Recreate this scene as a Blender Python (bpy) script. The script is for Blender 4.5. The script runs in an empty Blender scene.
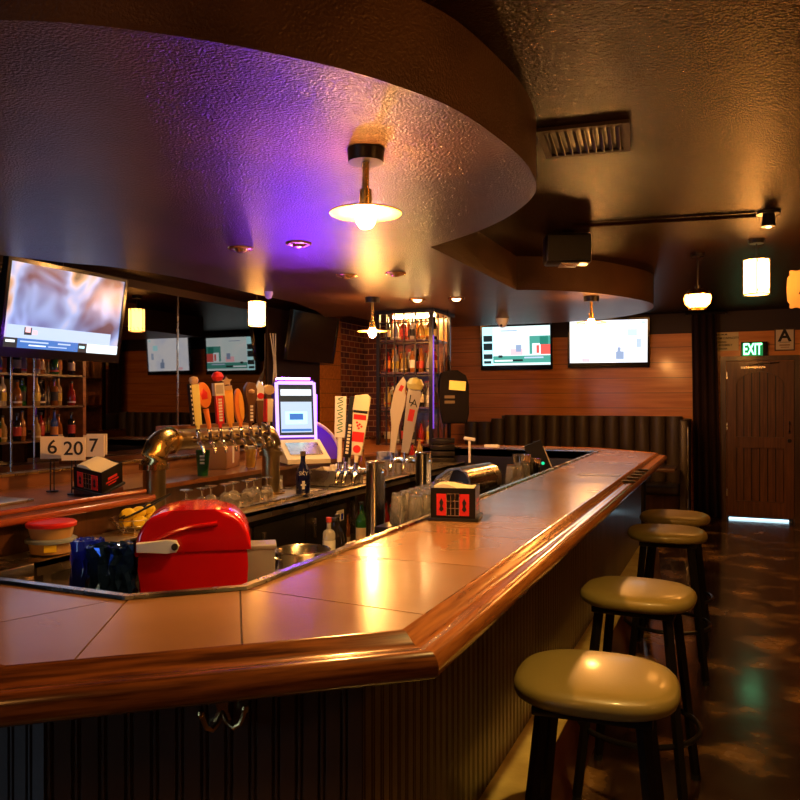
import bpy, bmesh, math, random
from mathutils import Vector, Matrix, Euler
R = math.radians; PI = math.pi
rnd = random.Random(7)
sc = bpy.context.scene
C = sc.collection

# ------------------------------------------------------------ materials
def mat(name, col, rough=.5, metal=0, emit=None, es=0, col2=None, nscale=8, nstretch=(1,1,1), nlo=.35, nhi=.65,
        bump=0, bscale=60, coat=0, trans=0, ior=1.45, rvar=0, alpha=1, detail=4, spec=None, sss=0, bstretch=(1,1,1)):
    m = bpy.data.materials.new(name); m.use_nodes = True
    nt = m.node_tree; N = nt.nodes; L = nt.links
    b = N['Principled BSDF']
    b.inputs['Base Color'].default_value = (*col, 1)
    b.inputs['Roughness'].default_value = rough
    b.inputs['Metallic'].default_value = metal
    b.inputs['Coat Weight'].default_value = coat
    b.inputs['Coat Roughness'].default_value = .12
    b.inputs['Transmission Weight'].default_value = trans
    b.inputs['IOR'].default_value = ior
    b.inputs['Alpha'].default_value = alpha
    if spec is not None: b.inputs['Specular IOR Level'].default_value = spec
    if emit:
        b.inputs['Emission Color'].default_value = (*emit, 1); b.inputs['Emission Strength'].default_value = es
    tc = None
    if col2 or bump or rvar:
        tc = N.new('ShaderNodeTexCoord')
    if col2 or rvar:
        mp = N.new('ShaderNodeMapping'); mp.inputs['Scale'].default_value = nstretch
        L.new(tc.outputs['Object'], mp.inputs['Vector'])
        n = N.new('ShaderNodeTexNoise'); n.inputs['Scale'].default_value = nscale; n.inputs['Detail'].default_value = detail
        L.new(mp.outputs[0], n.inputs['Vector'])
        if col2:
            r = N.new('ShaderNodeValToRGB')
            r.color_ramp.elements[0].position = nlo; r.color_ramp.elements[0].color = (*col, 1)
            r.color_ramp.elements[1].position = nhi; r.color_ramp.elements[1].color = (*col2, 1)
            L.new(n.outputs['Fac'], r.inputs['Fac']); L.new(r.outputs['Color'], b.inputs['Base Color'])
        if rvar:
            mr = N.new('ShaderNodeMapRange')
            mr.inputs['From Min'].default_value = .3; mr.inputs['From Max'].default_value = .7
            mr.inputs['To Min'].default_value = max(.03, rough - rvar); mr.inputs['To Max'].default_value = rough + rvar
            L.new(n.outputs['Fac'], mr.inputs['Value']); L.new(mr.outputs[0], b.inputs['Roughness'])
    if bump:
        mb = N.new('ShaderNodeMapping'); mb.inputs['Scale'].default_value = bstretch
        L.new(tc.outputs['Object'], mb.inputs['Vector'])
        n2 = N.new('ShaderNodeTexNoise'); n2.inputs['Scale'].default_value = bscale; n2.inputs['Detail'].default_value = 3
        L.new(mb.outputs[0], n2.inputs['Vector'])
        bp = N.new('ShaderNodeBump'); bp.inputs['Strength'].default_value = bump; bp.inputs['Distance'].default_value = .01
        L.new(n2.outputs['Fac'], bp.inputs['Height']); L.new(bp.outputs[0], b.inputs['Normal'])
    return m

def wood(name, c1, c2, rough=.3, axis=1, coat=.5, scale=7, bump=.05, turn=0):
    """streaky grain running along one object axis (0=x,1=y,2=z)"""
    st = [14, 14, 14]; st[axis] = .9
    m = mat(name, c1, rough, col2=c2, nscale=scale/4, nstretch=st, nlo=.32, nhi=.68, coat=coat, bump=bump, bscale=8, bstretch=st)
    if turn:                                   # grain of a piece lying at an angle to the axes
        nt = m.node_tree
        for mp in [n for n in nt.nodes if n.type == 'MAPPING']:
            src = mp.inputs['Vector'].links[0].from_socket; q = nt.nodes.new('ShaderNodeMapping'); q.inputs['Rotation'].default_value = (0,0,turn)
            nt.links.new(src, q.inputs['Vector']); nt.links.new(q.outputs[0], mp.inputs['Vector'])
    return m

def plank_wall(name, c1, c2, c3, rough=.4):
    m = wood(name, c1, c2, rough, axis=0, coat=.2, bump=0)
    nt = m.node_tree; N = nt.nodes; L = nt.links
    b = N['Principled BSDF']; tc = N.new('ShaderNodeTexCoord')
    w = N.new('ShaderNodeTexWave'); w.wave_type = 'BANDS'; w.bands_direction = 'Z'; w.inputs['Scale'].default_value = 1.55
    w.inputs['Distortion'].default_value = 0; w.wave_profile = 'SAW'
    L.new(tc.outputs['Object'], w.inputs['Vector'])
    r = N.new('ShaderNodeValToRGB'); r.color_ramp.elements[0].position = .0; r.color_ramp.elements[0].color = (.25,.25,.25,1)
    r.color_ramp.elements[1].position = .06; r.color_ramp.elements[1].color = (1,1,1,1)
    L.new(w.outputs['Fac'], r.inputs['Fac'])
    mx = N.new('ShaderNodeMix'); mx.data_type = 'RGBA'; mx.blend_type = 'MULTIPLY'; mx.inputs['Factor'].default_value = 1
    src = b.inputs['Base Color'].links[0].from_socket
    L.new(src, mx.inputs['A']); L.new(r.outputs['Color'], mx.inputs['B']); L.new(mx.outputs['Result'], b.inputs['Base Color'])
    return m

def brickmat(name):
    m = mat(name, (.2,.05,.03), .8); nt = m.node_tree; N = nt.nodes; L = nt.links; b = N['Principled BSDF']
    tc = N.new('ShaderNodeTexCoord'); sp = N.new('ShaderNodeSeparateXYZ'); cb = N.new('ShaderNodeCombineXYZ')
    ad = N.new('ShaderNodeMath'); ad.operation = 'ADD'
    L.new(tc.outputs['Object'], sp.inputs[0]); L.new(sp.outputs[0], ad.inputs[0]); L.new(sp.outputs[1], ad.inputs[1])
    L.new(ad.outputs[0], cb.inputs[0]); L.new(sp.outputs[2], cb.inputs[1])
    br = N.new('ShaderNodeTexBrick'); br.inputs['Scale'].default_value = 2.9
    br.inputs['Color1'].default_value = (.34,.085,.04,1); br.inputs['Color2'].default_value = (.12,.045,.06,1)
    br.inputs['Mortar'].default_value = (.7,.42,.22,1); br.inputs['Mortar Size'].default_value = .018
    L.new(cb.outputs[0], br.inputs['Vector']); L.new(br.outputs['Color'], b.inputs['Base Color'])
    bp = N.new('ShaderNodeBump'); bp.inputs['Strength'].default_value = .6; bp.inputs['Distance'].default_value = .01; bp.invert = True
    L.new(br.outputs['Fac'], bp.inputs['Height']); L.new(bp.outputs[0], b.inputs['Normal'])
    return m

def screenmat(name, stops, scale, strength, stretch=(1,1,1), seed=0, detail=2):
    """emissive moving-picture colours of a lit screen"""
    m = bpy.data.materials.new(name); m.use_nodes = True; nt = m.node_tree; N = nt.nodes; L = nt.links
    b = N['Principled BSDF']; b.inputs['Base Color'].default_value = (.01,.01,.01,1); b.inputs['Roughness'].default_value = .25
    tc = N.new('ShaderNodeTexCoord'); mp = N.new('ShaderNodeMapping'); mp.inputs['Scale'].default_value = stretch
    mp.inputs['Location'].default_value = (seed, seed*.7, 0)
    n = N.new('ShaderNodeTexNoise'); n.inputs['Scale'].default_value = scale; n.inputs['Detail'].default_value = detail
    n.inputs['Distortion'].default_value = .6
    r = N.new('ShaderNodeValToRGB')
    while len(r.color_ramp.elements) < len(stops): r.color_ramp.elements.new(.5)
    for e, (p, c) in zip(r.color_ramp.elements, stops): e.position = p; e.color = (*c, 1)
    L.new(tc.outputs['Object'], mp.inputs['Vector']); L.new(mp.outputs[0], n.inputs['Vector'])
    L.new(n.outputs['Fac'], r.inputs['Fac']); L.new(r.outputs['Color'], b.inputs['Emission Color'])
    b.inputs['Emission Strength'].default_value = strength
    return m

def emi(name, col, s): return mat(name, (.02,.02,.02), .5, emit=col, es=s)

K = {}
def tint(m, c, spec=.5):
    b = m.node_tree.nodes['Principled BSDF']; b.inputs['Specular Tint'].default_value = (*c, 1); b.inputs['Specular IOR Level'].default_value = spec
    return m
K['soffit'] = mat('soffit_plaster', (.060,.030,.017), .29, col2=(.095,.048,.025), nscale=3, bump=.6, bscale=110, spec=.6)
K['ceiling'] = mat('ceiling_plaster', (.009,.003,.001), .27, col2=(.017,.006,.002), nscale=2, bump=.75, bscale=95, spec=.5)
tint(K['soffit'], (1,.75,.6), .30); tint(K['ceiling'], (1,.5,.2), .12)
K['wall_dark'] = mat('dark_brown_wall', (.035,.018,.012), .6, bump=.2, bscale=80)
K['wall_wood'] = plank_wall('orange_plank_wall', (.64,.19,.02), (.82,.30,.045), .4)
K['brick'] = brickmat('brick')
K['rail'] = wood('bar_rail_wood', (.20,.058,.012), (.40,.14,.03), .22, axis=1, coat=.7, scale=22, bump=.006)
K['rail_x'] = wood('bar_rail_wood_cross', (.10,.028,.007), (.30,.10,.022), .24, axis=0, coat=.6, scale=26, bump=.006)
K['rail_c'] = wood('bar_rail_wood_chamfer_shaded', (.075,.022,.006), (.30,.10,.022), .24, axis=0, coat=.6, scale=26, bump=.008, turn=R(-40))  # same rail wood made darker, shade of the chamfer put into its colour
K['board'] = mat('bar_front_paint', (.075,.05,.03), .33, col2=(.12,.08,.05), nscale=5, bump=.12, bscale=30, coat=.3, nstretch=(1,1,.3))
K['grout'] = mat('grout', (.09,.055,.035), .7)
K['curb'] = mat('stained_concrete', (.48,.34,.09), .36, col2=(.74,.60,.20), nscale=6, bump=.25, bscale=25, detail=8)
K['kick'] = wood('dark_red_kick_board', (.06,.012,.008), (.10,.022,.012), .3, axis=1)
K['steel'] = mat('steel', (.62,.57,.50), .25, 1, bump=.03, bscale=30, rvar=.1, nscale=6)
K['worktop'] = mat('brushed_steel_top', (.62,.54,.40), .3, 1, bump=.05, bscale=20, rvar=.12, nscale=4)
K['chrome'] = mat('chrome', (.85,.83,.8), .15, 1)
K['brass'] = mat('brass', (.62,.40,.13), .26, 1, rvar=.08, nscale=9, bump=.02)
K['pipe'] = mat('tarnished_brass', (.48,.36,.16), .3, 1, col2=(.36,.28,.14), nscale=5)
K['goldtrim'] = mat('gold_trim', (.75,.5,.2), .25, 1)
K['black'] = mat('black_paint', (.012,.011,.011), .35)
K['blackgloss'] = mat('black_gloss_plastic', (.01,.01,.011), .15)
K['blackmetal'] = mat('black_metal', (.02,.017,.016), .32, .6)
K['vinyl'] = mat('olive_vinyl', (.22,.165,.045), .38, bump=.04, bscale=180, coat=.2)
K['vinyl_dark'] = mat('booth_vinyl', (.065,.045,.028), .38, bump=.05, bscale=100)
K['red'] = mat('red_plastic', (.62,.006,.008), .16, coat=.6)
K['redpaint'] = mat('red_paint', (.62,.02,.015), .4)
K['white'] = mat('white_plastic', (.75,.73,.68), .35)
K['paper'] = mat('paper', (.8,.72,.52), .8)
K['cream'] = mat('cream_card', (.8,.66,.42), .7)
K['bluebag'] = mat('blue_film', (.01,.025,.55), .2, coat=.5)
K['navyfoil'] = mat('navy_foil', (.02,.06,.22), .15, .75, bump=.5, bscale=14)
K['glass'] = mat('clear_glass', (.95,.93,.90), .05, trans=.90, ior=1.45)
K['clearglass'] = mat('thin_clear_glass', (1,1,1), .02, trans=1, ior=1.2)
K['beer'] = mat('beer', (.95,.55,.06), .1, trans=.6, ior=1.33, emit=None)
K['greenglass'] = mat('green_glass', (.03,.22,.05), .08, trans=.5)
K['mirror'] = mat('mirror_glass', (.22,.20,.19), .02, 1)
K['darkwood'] = wood('dark_wood', (.05,.02,.01), (.09,.036,.015), .35, axis=2)
K['counterwood'] = wood('back_counter_wood', (.16,.055,.018), (.28,.10,.03), .3, axis=1)
K['redwood'] = wood('reddish_trim_wood', (.26,.05,.02), (.40,.10,.03), .25, axis=1, coat=.7)
K['door'] = wood('door_wood', (.085,.025,.007), (.16,.05,.013), .4, axis=2, scale=10)
K['orangebox'] = mat('orange_box', (.35,.14,.03), .6)
K['purple'] = emi('violet_led', (.25,.03,1.0), 130)
K['purplewhite'] = emi('white_violet_led', (.62,.36,1.0), 2.2)
K['purplepaint'] = mat('violet_plastic', (.16,.05,.6), .35)
K['bulb'] = emi('warm_bulb', (1,.42,.10), 1500)
K['lantern'] = emi('lantern_glass', (1,.38,.075), 34)
K['lantern_core'] = emi('lantern_lamp', (1,.62,.22), 150)
K['dimlamp'] = emi('dim_spot', (1,.6,.25), 12)
K['goldshade'] = mat('gold_enamel', (.80,.52,.16), .4)
K['exitgreen'] = emi('exit_letters', (.25,1,.45), 5)
K['exitglow'] = emi('exit_face', (.0,.42,.10), .55)
K['daylight'] = emi('daylight', (.38,.62,1.0), 6)
K['doorlight'] = emi('door_gap_daylight', (.55,.85,1.0), 3)
K['ink'] = mat('dark_ink', (.02,.015,.01), .7)
K['yellow'] = mat('yellow_skin', (.85,.62,.04), .4, bump=.1, bscale=80)
K['lime'] = mat('green_skin', (.35,.5,.03), .4)
K['curtain'] = mat('curtain', (.022,.006,.005), .85)
K['wire'] = mat('dark_wire', (.05,.04,.03), .4, .8)

def tilemat():
    m = mat('slate_tile', (.30,.165,.078), .25, col2=(.36,.20,.10), nscale=2.5, bump=.012, bscale=7, rvar=.04, detail=3, nlo=.3, nhi=.7, coat=.2)
    nt = m.node_tree; N = nt.nodes; L = nt.links; b = N['Principled BSDF']
    g = N.new('ShaderNodeNewGeometry')
    r = N.new('ShaderNodeValToRGB'); r.color_ramp.elements[0].color = (.68,.66,.66,1); r.color_ramp.elements[1].color = (1.12,1.05,1,1)
    L.new(g.outputs['Random Per Island'], r.inputs['Fac'])
    mx = N.new('ShaderNodeMix'); mx.data_type = 'RGBA'; mx.blend_type = 'MULTIPLY'; mx.inputs['Factor'].default_value = 1
    L.new(b.inputs['Base Color'].links[0].from_socket, mx.inputs['A']); L.new(r.outputs['Color'], mx.inputs['B'])
    L.new(mx.outputs['Result'], b.inputs['Base Color'])
    return m
K['tile'] = tilemat()

def floormat():
    m = mat('polished_stained_floor', (.035,.015,.008), .22, col2=(.34,.18,.05), nscale=2.6, nlo=.52, nhi=.66, bump=.12, bscale=14, rvar=.08, detail=9, coat=.5)
    return m
K['floor'] = floormat()

# ------------------------------------------------------------ mesh builder
class M:
    def __init__(s): s.bm = bmesh.new(); s.mi = 0
    def _f(s, vs):
        try:
            f = s.bm.faces.new(vs); f.material_index = s.mi; return f
        except ValueError: return None
    def box(s, c, d, rot=None, taper=1, bev=0):
        t = bmesh.new(); bmesh.ops.create_cube(t, size=1)
        for v in t.verts:
            k = taper if v.co.z > 0 else 1
            v.co = Vector((v.co.x*d[0]*k, v.co.y*d[1]*k, v.co.z*d[2]))
        if bev: bmesh.ops.bevel(t, geom=t.edges[:], offset=bev, segments=2, affect='EDGES', profile=.5)
        mt = Matrix.Translation(c) @ (Euler(rot).to_matrix().to_4x4() if rot else Matrix())
        s._merge(t, mt); return s
    def _merge(s, t, mt):
        t.verts.ensure_lookup_table(); mp = [s.bm.verts.new(mt @ v.co) for v in t.verts]
        for v in t.verts: pass
        t.verts.index_update()
        for f in t.faces: s._f([mp[v.index] for v in f.verts])
        t.free()
    def b2(s, x0, x1, y0, y1, z0, z1, bev=0):
        return s.box(((x0+x1)/2, (y0+y1)/2, (z0+z1)/2), (x1-x0, y1-y0, z1-z0), bev=bev)
    def cyl(s, p0, p1, r, r2=None, seg=16, caps=True):
        p0 = Vector(p0); p1 = Vector(p1); r2 = r if r2 is None else r2
        q = (p1-p0).to_track_quat('Z', 'Y').to_matrix()
        A = []; B = []
        for i in range(seg):
            a = 2*PI*i/seg; u = q @ Vector((math.cos(a), math.sin(a), 0))
            A.append(s.bm.verts.new(p0+u*r)); B.append(s.bm.verts.new(p1+u*r2))
        for i in range(seg): j = (i+1) % seg; s._f([A[i], A[j], B[j], B[i]])
        if caps: s._f(A[::-1]); s._f(B)
        return s
    def lathe(s, prof, c=(0,0,0), seg=24, mt=None):
        """prof: list of (radius, z)"""
        rings = []; c = Vector(c); mt = mt or Matrix()
        for r, z in prof:
            if r < 1e-6: rings.append([s.bm.verts.new(mt @ (c+Vector((0,0,z))))])
            else: rings.append([s.bm.verts.new(mt @ (c+Vector((r*math.cos(2*PI*i/seg), r*math.sin(2*PI*i/seg), z)))) for i in range(seg)])
        for a, b in zip(rings, rings[1:]):
            for i in range(seg):
                j = (i+1) % seg
                if len(a) == 1 and len(b) == 1: continue
                if len(a) == 1: s._f([a[0], b[j], b[i]])
                elif len(b) == 1: s._f([a[i], a[j], b[0]])
                else: s._f([a[i], a[j], b[j], b[i]])
        return s
    def tube(s, pts, r, seg=8, closed=False):
        pts = [Vector(p) for p in pts]; n = len(pts); rings = []; up = Vector((0,0,1))
        rr = r if isinstance(r, (list, tuple)) else [r]*n
        for i, p in enumerate(pts):
            if closed: t = pts[(i+1) % n]-pts[i-1]
            else: t = pts[min(i+1, n-1)]-pts[max(i-1, 0)]
            t.normalize()
            a = t.cross(up)
            if a.length < .05: a = t.cross(Vector((1,0,0)))
            a.normalize(); b = t.cross(a)
            rings.append([s.bm.verts.new(p+(a*math.cos(2*PI*k/seg)+b*math.sin(2*PI*k/seg))*rr[i]) for k in range(seg)])
        rng = range(n if closed else n-1)
        for i in rng:
            A, B = rings[i], rings[(i+1) % n]
            for k in range(seg): l = (k+1) % seg; s._f([A[k], A[l], B[l], B[k]])
        if not closed: s._f(rings[0][::-1]); s._f(rings[-1])
        return s
    def prism(s, poly, z0, z1, mt=None, bev=0):
        """2D outline (x,y) extruded along z"""
        t = bmesh.new(); mt = mt or Matrix()
        a = [t.verts.new((x, y, z0)) for x, y in poly]; b = [t.verts.new((x, y, z1)) for x, y in poly]
        n = len(poly); t.faces.new(a[::-1]); t.faces.new(b)
        for i in range(n): j = (i+1) % n; t.faces.new([a[i], a[j], b[j], b[i]])
        if bev:
            es = [e for e in t.edges if abs(e.verts[0].co.z-e.verts[1].co.z) < 1e-6]
            bmesh.ops.bevel(t, geom=es, offset=bev, segments=3, affect='EDGES', profile=.5)
        s._merge(t, mt); return s
    def quad(s, *p): s._f([s.bm.verts.new(Vector(q)) for q in p]); return s
    def sweep(s, path, prof):
        """open 3D-less sweep: path = [(x,y)], prof = [(outward offset, z)], mitred"""
        rings = []
        for o, z in prof: rings.append([s.bm.verts.new((x, y, z)) for x, y in offset(path, o)])
        for a, b in zip(rings, rings[1:]):
            for i in range(len(path)-1): s._f([a[i], a[i+1], b[i+1], b[i]])
        return s
    def build(s, name, mats, parent=None, loc=(0,0,0), rot=(0,0,0), ang=35):
        bmesh.ops.recalc_face_normals(s.bm, faces=s.bm.faces[:])
        me = bpy.data.meshes.new(name); s.bm.to_mesh(me); s.bm.free()
        if not isinstance(mats, (list, tuple)): mats = [mats]
        for m in mats: me.materials.append(K[m] if isinstance(m, str) else m)
        me.polygons.foreach_set('use_smooth', [True]*len(me.polygons))
        me.set_sharp_from_angle(angle=R(ang))
        o = bpy.data.objects.new(name, me); C.objects.link(o); o.location = loc; o.rotation_euler = rot
        if parent: o.parent = parent
        return o

def offset(path, o):
    """offset a 2D polyline to its right-hand side by o, mitred"""
    out = []; n = len(path)
    for i in range(n):
        p = Vector(path[i]).to_2d() if False else Vector((path[i][0], path[i][1]))
        ns = []
        if i > 0: d = (p-Vector(path[i-1])).normalized(); ns.append(Vector((d.y, -d.x)))
        if i < n-1: d = (Vector(path[i+1])-p).normalized(); ns.append(Vector((d.y, -d.x)))
        nn = sum(ns, Vector((0,0))); nn.normalize()
        out.append(tuple(p+nn*(o/nn.dot(ns[0]))))
    return out

def thing(name, label, cat, loc=(0,0,0), rz=0, group=None, rot=None):
    o = bpy.data.objects.new(name, None); C.objects.link(o); o.empty_display_size = .05
    o.location = loc; o.rotation_euler = rot if rot else (0,0,rz)
    return tag(o, label, cat, group)
def tag(o, label, cat, group=None):
    o['label'] = label; o['category'] = cat
    if group: o['group'] = group
    return o
def struct(o): o['kind'] = 'structure'; return o
def dup(o, loc, rz=None, label=None, parent=None):
    c = o.copy(); C.objects.link(c)
    if parent: c.parent = parent
    if loc is not None: c.location = loc
    if rz is not None: c.rotation_euler = (o.rotation_euler.x, o.rotation_euler.y, rz)
    if label: c['label'] = label
    for ch in list(o.children): dup(ch, None, None, None, c)
    return c
def text(m, s, size, mt, font_shear=0, ext=.0006, bold=0):
    """lettering as solid glyphs merged into builder m; mt maps glyph plane (x right, y up, z out)"""
    cu = bpy.data.curves.new('lettering', 'FONT'); cu.body = s; cu.size = size; cu.align_x = 'CENTER'; cu.align_y = 'CENTER'
    cu.extrude = ext; cu.shear = font_shear; cu.offset = bold; cu.resolution_u = 4
    o = bpy.data.objects.new('lettering', cu); C.objects.link(o)
    me = o.to_mesh(); t = bmesh.new(); t.from_mesh(me); o.to_mesh_clear()
    bpy.data.objects.remove(o); bpy.data.curves.remove(cu)
    t.verts.index_update(); m._merge(t, mt)
def plane_mt(loc, rz=0, rx=0):
    """glyph plane standing upright, facing -Y before turning by rz"""
    return Matrix.Translation(loc) @ Matrix.Rotation(rz, 4, 'Z') @ Matrix.Rotation(rx, 4, 'X') @ Matrix.Rotation(PI/2, 4, 'X')
def spline(pts, n=6):
    out = []
    for i in range(len(pts)-1):
        p0 = Vector(pts[max(i-1, 0)]); p1 = Vector(pts[i]); p2 = Vector(pts[i+1]); p3 = Vector(pts[min(i+2, len(pts)-1)])
        for k in range(n):
            t = k/n
            out.append(tuple(.5*((2*p1)+(p2-p0)*t+(2*p0-5*p1+4*p2-p3)*t*t+(3*p1-p0-3*p2+p3)*t**3)))
    out.append(tuple(pts[-1])); return out

# ============================================================ ROOM SHELL
XL, XR, YN, YF, ZC = -5.25, 2.6, -2.6, 10.8, 2.68
struct(M().b2(XL-.1, XR+.1, YN-.1, YF+.1, -.1, 0).build('floor', 'floor'))
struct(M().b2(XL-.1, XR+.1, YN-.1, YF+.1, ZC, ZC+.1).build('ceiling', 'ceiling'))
struct(M().b2(XR, XR+.1, YN, YF, 0, ZC).build('wall_right', 'wall_dark'))
m = M().b2(XL-.1, XL, YN, 9.95, 0, ZC); m.mi = 1; m.b2(XL-.1, XL, 9.95, YF, 0, ZC); m.mi = 2; m.b2(XL-.1, XL+.012, 9.35, 9.95, 0, ZC)
struct(m.build('wall_left', ['wall_dark', 'brick', 'wall_wood']))
# far wall: plank panelling up to 2.41 with dark plaster above on the right, planks to the ceiling on the left
m = M().b2(-4.75, -3.15, YF, YF+.1, 0, ZC).b2(-3.15, XR, YF, YF+.1, 0, 2.41)
m.mi = 1; m.b2(-3.15, XR, YF+.012, YF+.1, 2.41, ZC)
m.mi = 2; m.b2(XL, -4.75, YF, YF+.1, 0, ZC)
struct(m.build('wall_far', ['wall_wood', 'wall_dark', 'brick']))
# near wall (behind the camera) with a daylight window
m = M().b2(XL, -4.6, YN-.1, YN, 0, ZC).b2(-3.0, XR, YN-.1, YN, 0, ZC).b2(-4.6, -3.0, YN-.1, YN, 0, .9).b2(-4.6, -3.0, YN-.1, YN, 2.1, ZC)
struct(m.build('wall_near', 'wall_dark'))
m = M().b2(-4.64, -4.58, YN-.06, YN+.03, .86, 2.14).b2(-3.02, -2.96, YN-.06, YN+.03, .86, 2.14).b2(-4.64, -2.96, YN-.06, YN+.03, 2.08, 2.14).b2(-4.64, -2.96, YN-.06, YN+.03, .86, .92).b2(-3.83, -3.77, YN-.06, YN+.01, .9, 2.1)
m.mi = 1; m.b2(-4.6, -3.0, YN-.09, YN-.08, .9, 2.1)
struct(m.build('window_1', ['darkwood', 'daylight']))
struct(M().b2(-.02+.9, XR, YF-.02, YF, 0, .12).build('baseboard_far', 'darkwood'))

# dropped soffit over the bar
front = spline([(-4.25,2.9),(-4.1,2.2),(-3.5,1.5),(-2.7,1.15),(-2.1,1.12),(-1.554,1.265),(-1.218,1.50),(-.978,1.772),(-.853,1.98),(-.765,2.2),(-.716,2.518),(-.70,2.80),(-.731,3.1),(-.80,3.3),(-.92,3.50),(-1.06,3.68),(-1.268,3.88),(-1.587,4.12)])
mid = spline([(-1.576,6.003),(-1.40,6.09),(-1.2,6.24),(-.985,6.5),(-.80,6.86),(-.68,7.2),(-.66,7.5),(-.74,7.9),(-.95,8.25),(-1.3,8.55),(-1.8,8.72)])
back = [(-3.7,8.75),(-3.66,7.2),(-3.95,7.15),(-3.75,6.6),(-3.62,6.0)] + spline([(-3.62,6.0),(-3.63,4.9),(-3.65,4.4),(-3.76,3.9),(-3.93,3.63),(-4.25,2.9)])[1:-1]
outline = front + mid + back
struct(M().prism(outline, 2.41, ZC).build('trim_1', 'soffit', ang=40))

# ============================================================ BAR
O = [(XL+.01, 7.46), (-1.15, 7.46), (-.602, 6.95), (-.602, 1.396), (-1.139, .942), (XL+.01, .942)]   # outer tile edge (room on the left-hand side of travel)
I = [(XL+.01, 6.99), (-1.103, 6.99), (-1.103, 1.568), (-1.288, 1.394), (XL+.01, 1.394)]
# travelling far->near along +X then -Y the room lies on the left; offset() goes right, so outward = negative
bar = thing('bar_counter', 'long angled bar counter with tiled top and rounded wooden rail on dark beadboard', 'bar counter', (-.9, 4, 0))
bx, by = -.9, 4
def L2(pts): return [(x-bx, y-by) for x, y in pts]
Ol, Il = L2(O), L2(I)
def outw(pts, o): return offset(pts, -o)
# tile top
m = M(); g = .004
def tile(pts):
    c = Vector((sum(p[0] for p in pts)/len(pts), sum(p[1] for p in pts)/len(pts)))
    top = []; bot = []
    q = []
    n = len(pts); area = sum(pts[i][0]*pts[(i+1) % n][1]-pts[(i+1) % n][0]*pts[i][1] for i in range(n))
    sg = 1 if area > 0 else -1
    closed = [Vector(p) for p in pts]
    for i in range(n):
        a = (closed[i]-closed[i-1]).normalized(); b = (closed[(i+1) % n]-closed[i]).normalized()
        na = Vector((-a.y, a.x))*sg; nb = Vector((-b.y, b.x))*sg; nn = (na+nb).normalized()
        q.append(closed[i]+nn*(g/2/max(.3, nn.dot(na))))
    m.prism([(p.x-bx, p.y-by) for p in q], 1.05, 1.07)
ys = [1.568, 2.03, 2.49, 2.96, 3.40, 3.88, 4.36, 4.84, 5.32, 5.80, 6.28, 6.76]
tile([(-.602, 1.396), (-.602, 1.53), (-1.103, 1.568), (-.838, 1.197)])
for a, b in zip(ys, ys[1:]):
    tile([(-.602, a if a > 1.6 else 1.53), (-.602, b), (-1.103, b), (-1.103, a)])
tile([(-.602, 6.76), (-.602, 6.95), (-1.103, 6.99), (-1.103, 6.76)])
tile([(-.602, 6.95), (-1.15, 7.46), (-1.103, 6.99)])
tile([(-.838, 1.197), (-1.103, 1.568), (-1.288, 1.394), (-1.061, 1.008)])
tile([(-1.061, 1.008), (-1.288, 1.394), (-1.40, 1.10), (-1.30, .942), (-1.139, .942)])
tile([(-1.288, 1.394), (-1.75, 1.394), (-1.75, .942), (-1.30, .942), (-1.40, 1.10)])
xs = [-1.2, -1.7, -2.2, -2.7, -3.2, -3.7, -4.2, -4.7, XL+.01]
px = -1.75; pi_ = -1.75
for i, x in enumerate(xs[2:]):
    xi = x
    tile([(px, .942), (pi_, 1.394), (xi, 1.394), (x, .942)]); px = x; pi_ = xi
px = -1.15; pi_ = -1.103
for x in xs[1:]:
    tile([(px, 7.46), (pi_, 6.99), (x, 6.99), (x, 7.46)]); px = pi_ = x
m.build('tile_top', 'tile', bar)
# grout bed + underside slab
m = M(); poly = outw(L2(O), .02) + L2(I)[::-1]
m.prism(poly, .998, 1.066); m.build('counter_slab', 'grout', bar)
# rail profile
prof = [(-.002,1.05),(-.001,1.071),(.005,1.0765),(.015,1.075),(.030,1.061),(.042,1.053),(.054,1.0515),(.070,1.0545),(.084,1.052),(.094,1.042),(.099,1.028),(.097,1.012),(.086,1.002),(.068,.998),(-.10,.998)]
def rail(pts, name, mt):
    mm = M(); rings = []
    full = outw(Ol, 0)
    for o, z in prof:
        q = outw(Ol, o); rings.append([mm.bm.verts.new((q[i][0], q[i][1], z)) for i in pts])
    for a, b in zip(rings, rings[1:]):
        for i in range(len(pts)-1): mm._f([a[i], a[i+1], b[i+1], b[i]])
    return mm.build(name, mt, bar, ang=50)
rail([0, 1, 2], 'rail', 'rail_x'); rail([2, 3], 'rail', 'rail'); rail([3, 4], 'rail', 'rail_c'); rail([4, 5], 'rail', 'rail_x')
# five dark slots across the rail and the dark strip beside them
for k in range(5):
    y = 4.60+k*.20
    M().box((-.555-bx, y-by, 1.0595), (.085, .055, .010), rot=(0,.05,.35), bev=.003).build('rail_notch', 'ink', bar)
M().box((-.74-bx, 4.80-by, 1.0705), (.24, .13, .002)).build('inlay_strip', 'kick', bar)
# inner metal edge
m = M(); rings = []
for o, z in [(.0,1.0),(.0,1.076),(.004,1.079),(.026,1.079),(.030,1.072)]:
    q = offset(Il, -o); rings.append([m.bm.verts.new((x, y, z)) for x, y in q])
for a, b in zip(rings, rings[1:]):
    for i in range(len(Il)-1): m._f([a[i], a[i+1], b[i+1], b[i]])
m.build('edge_trim', 'steel', bar)
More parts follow.
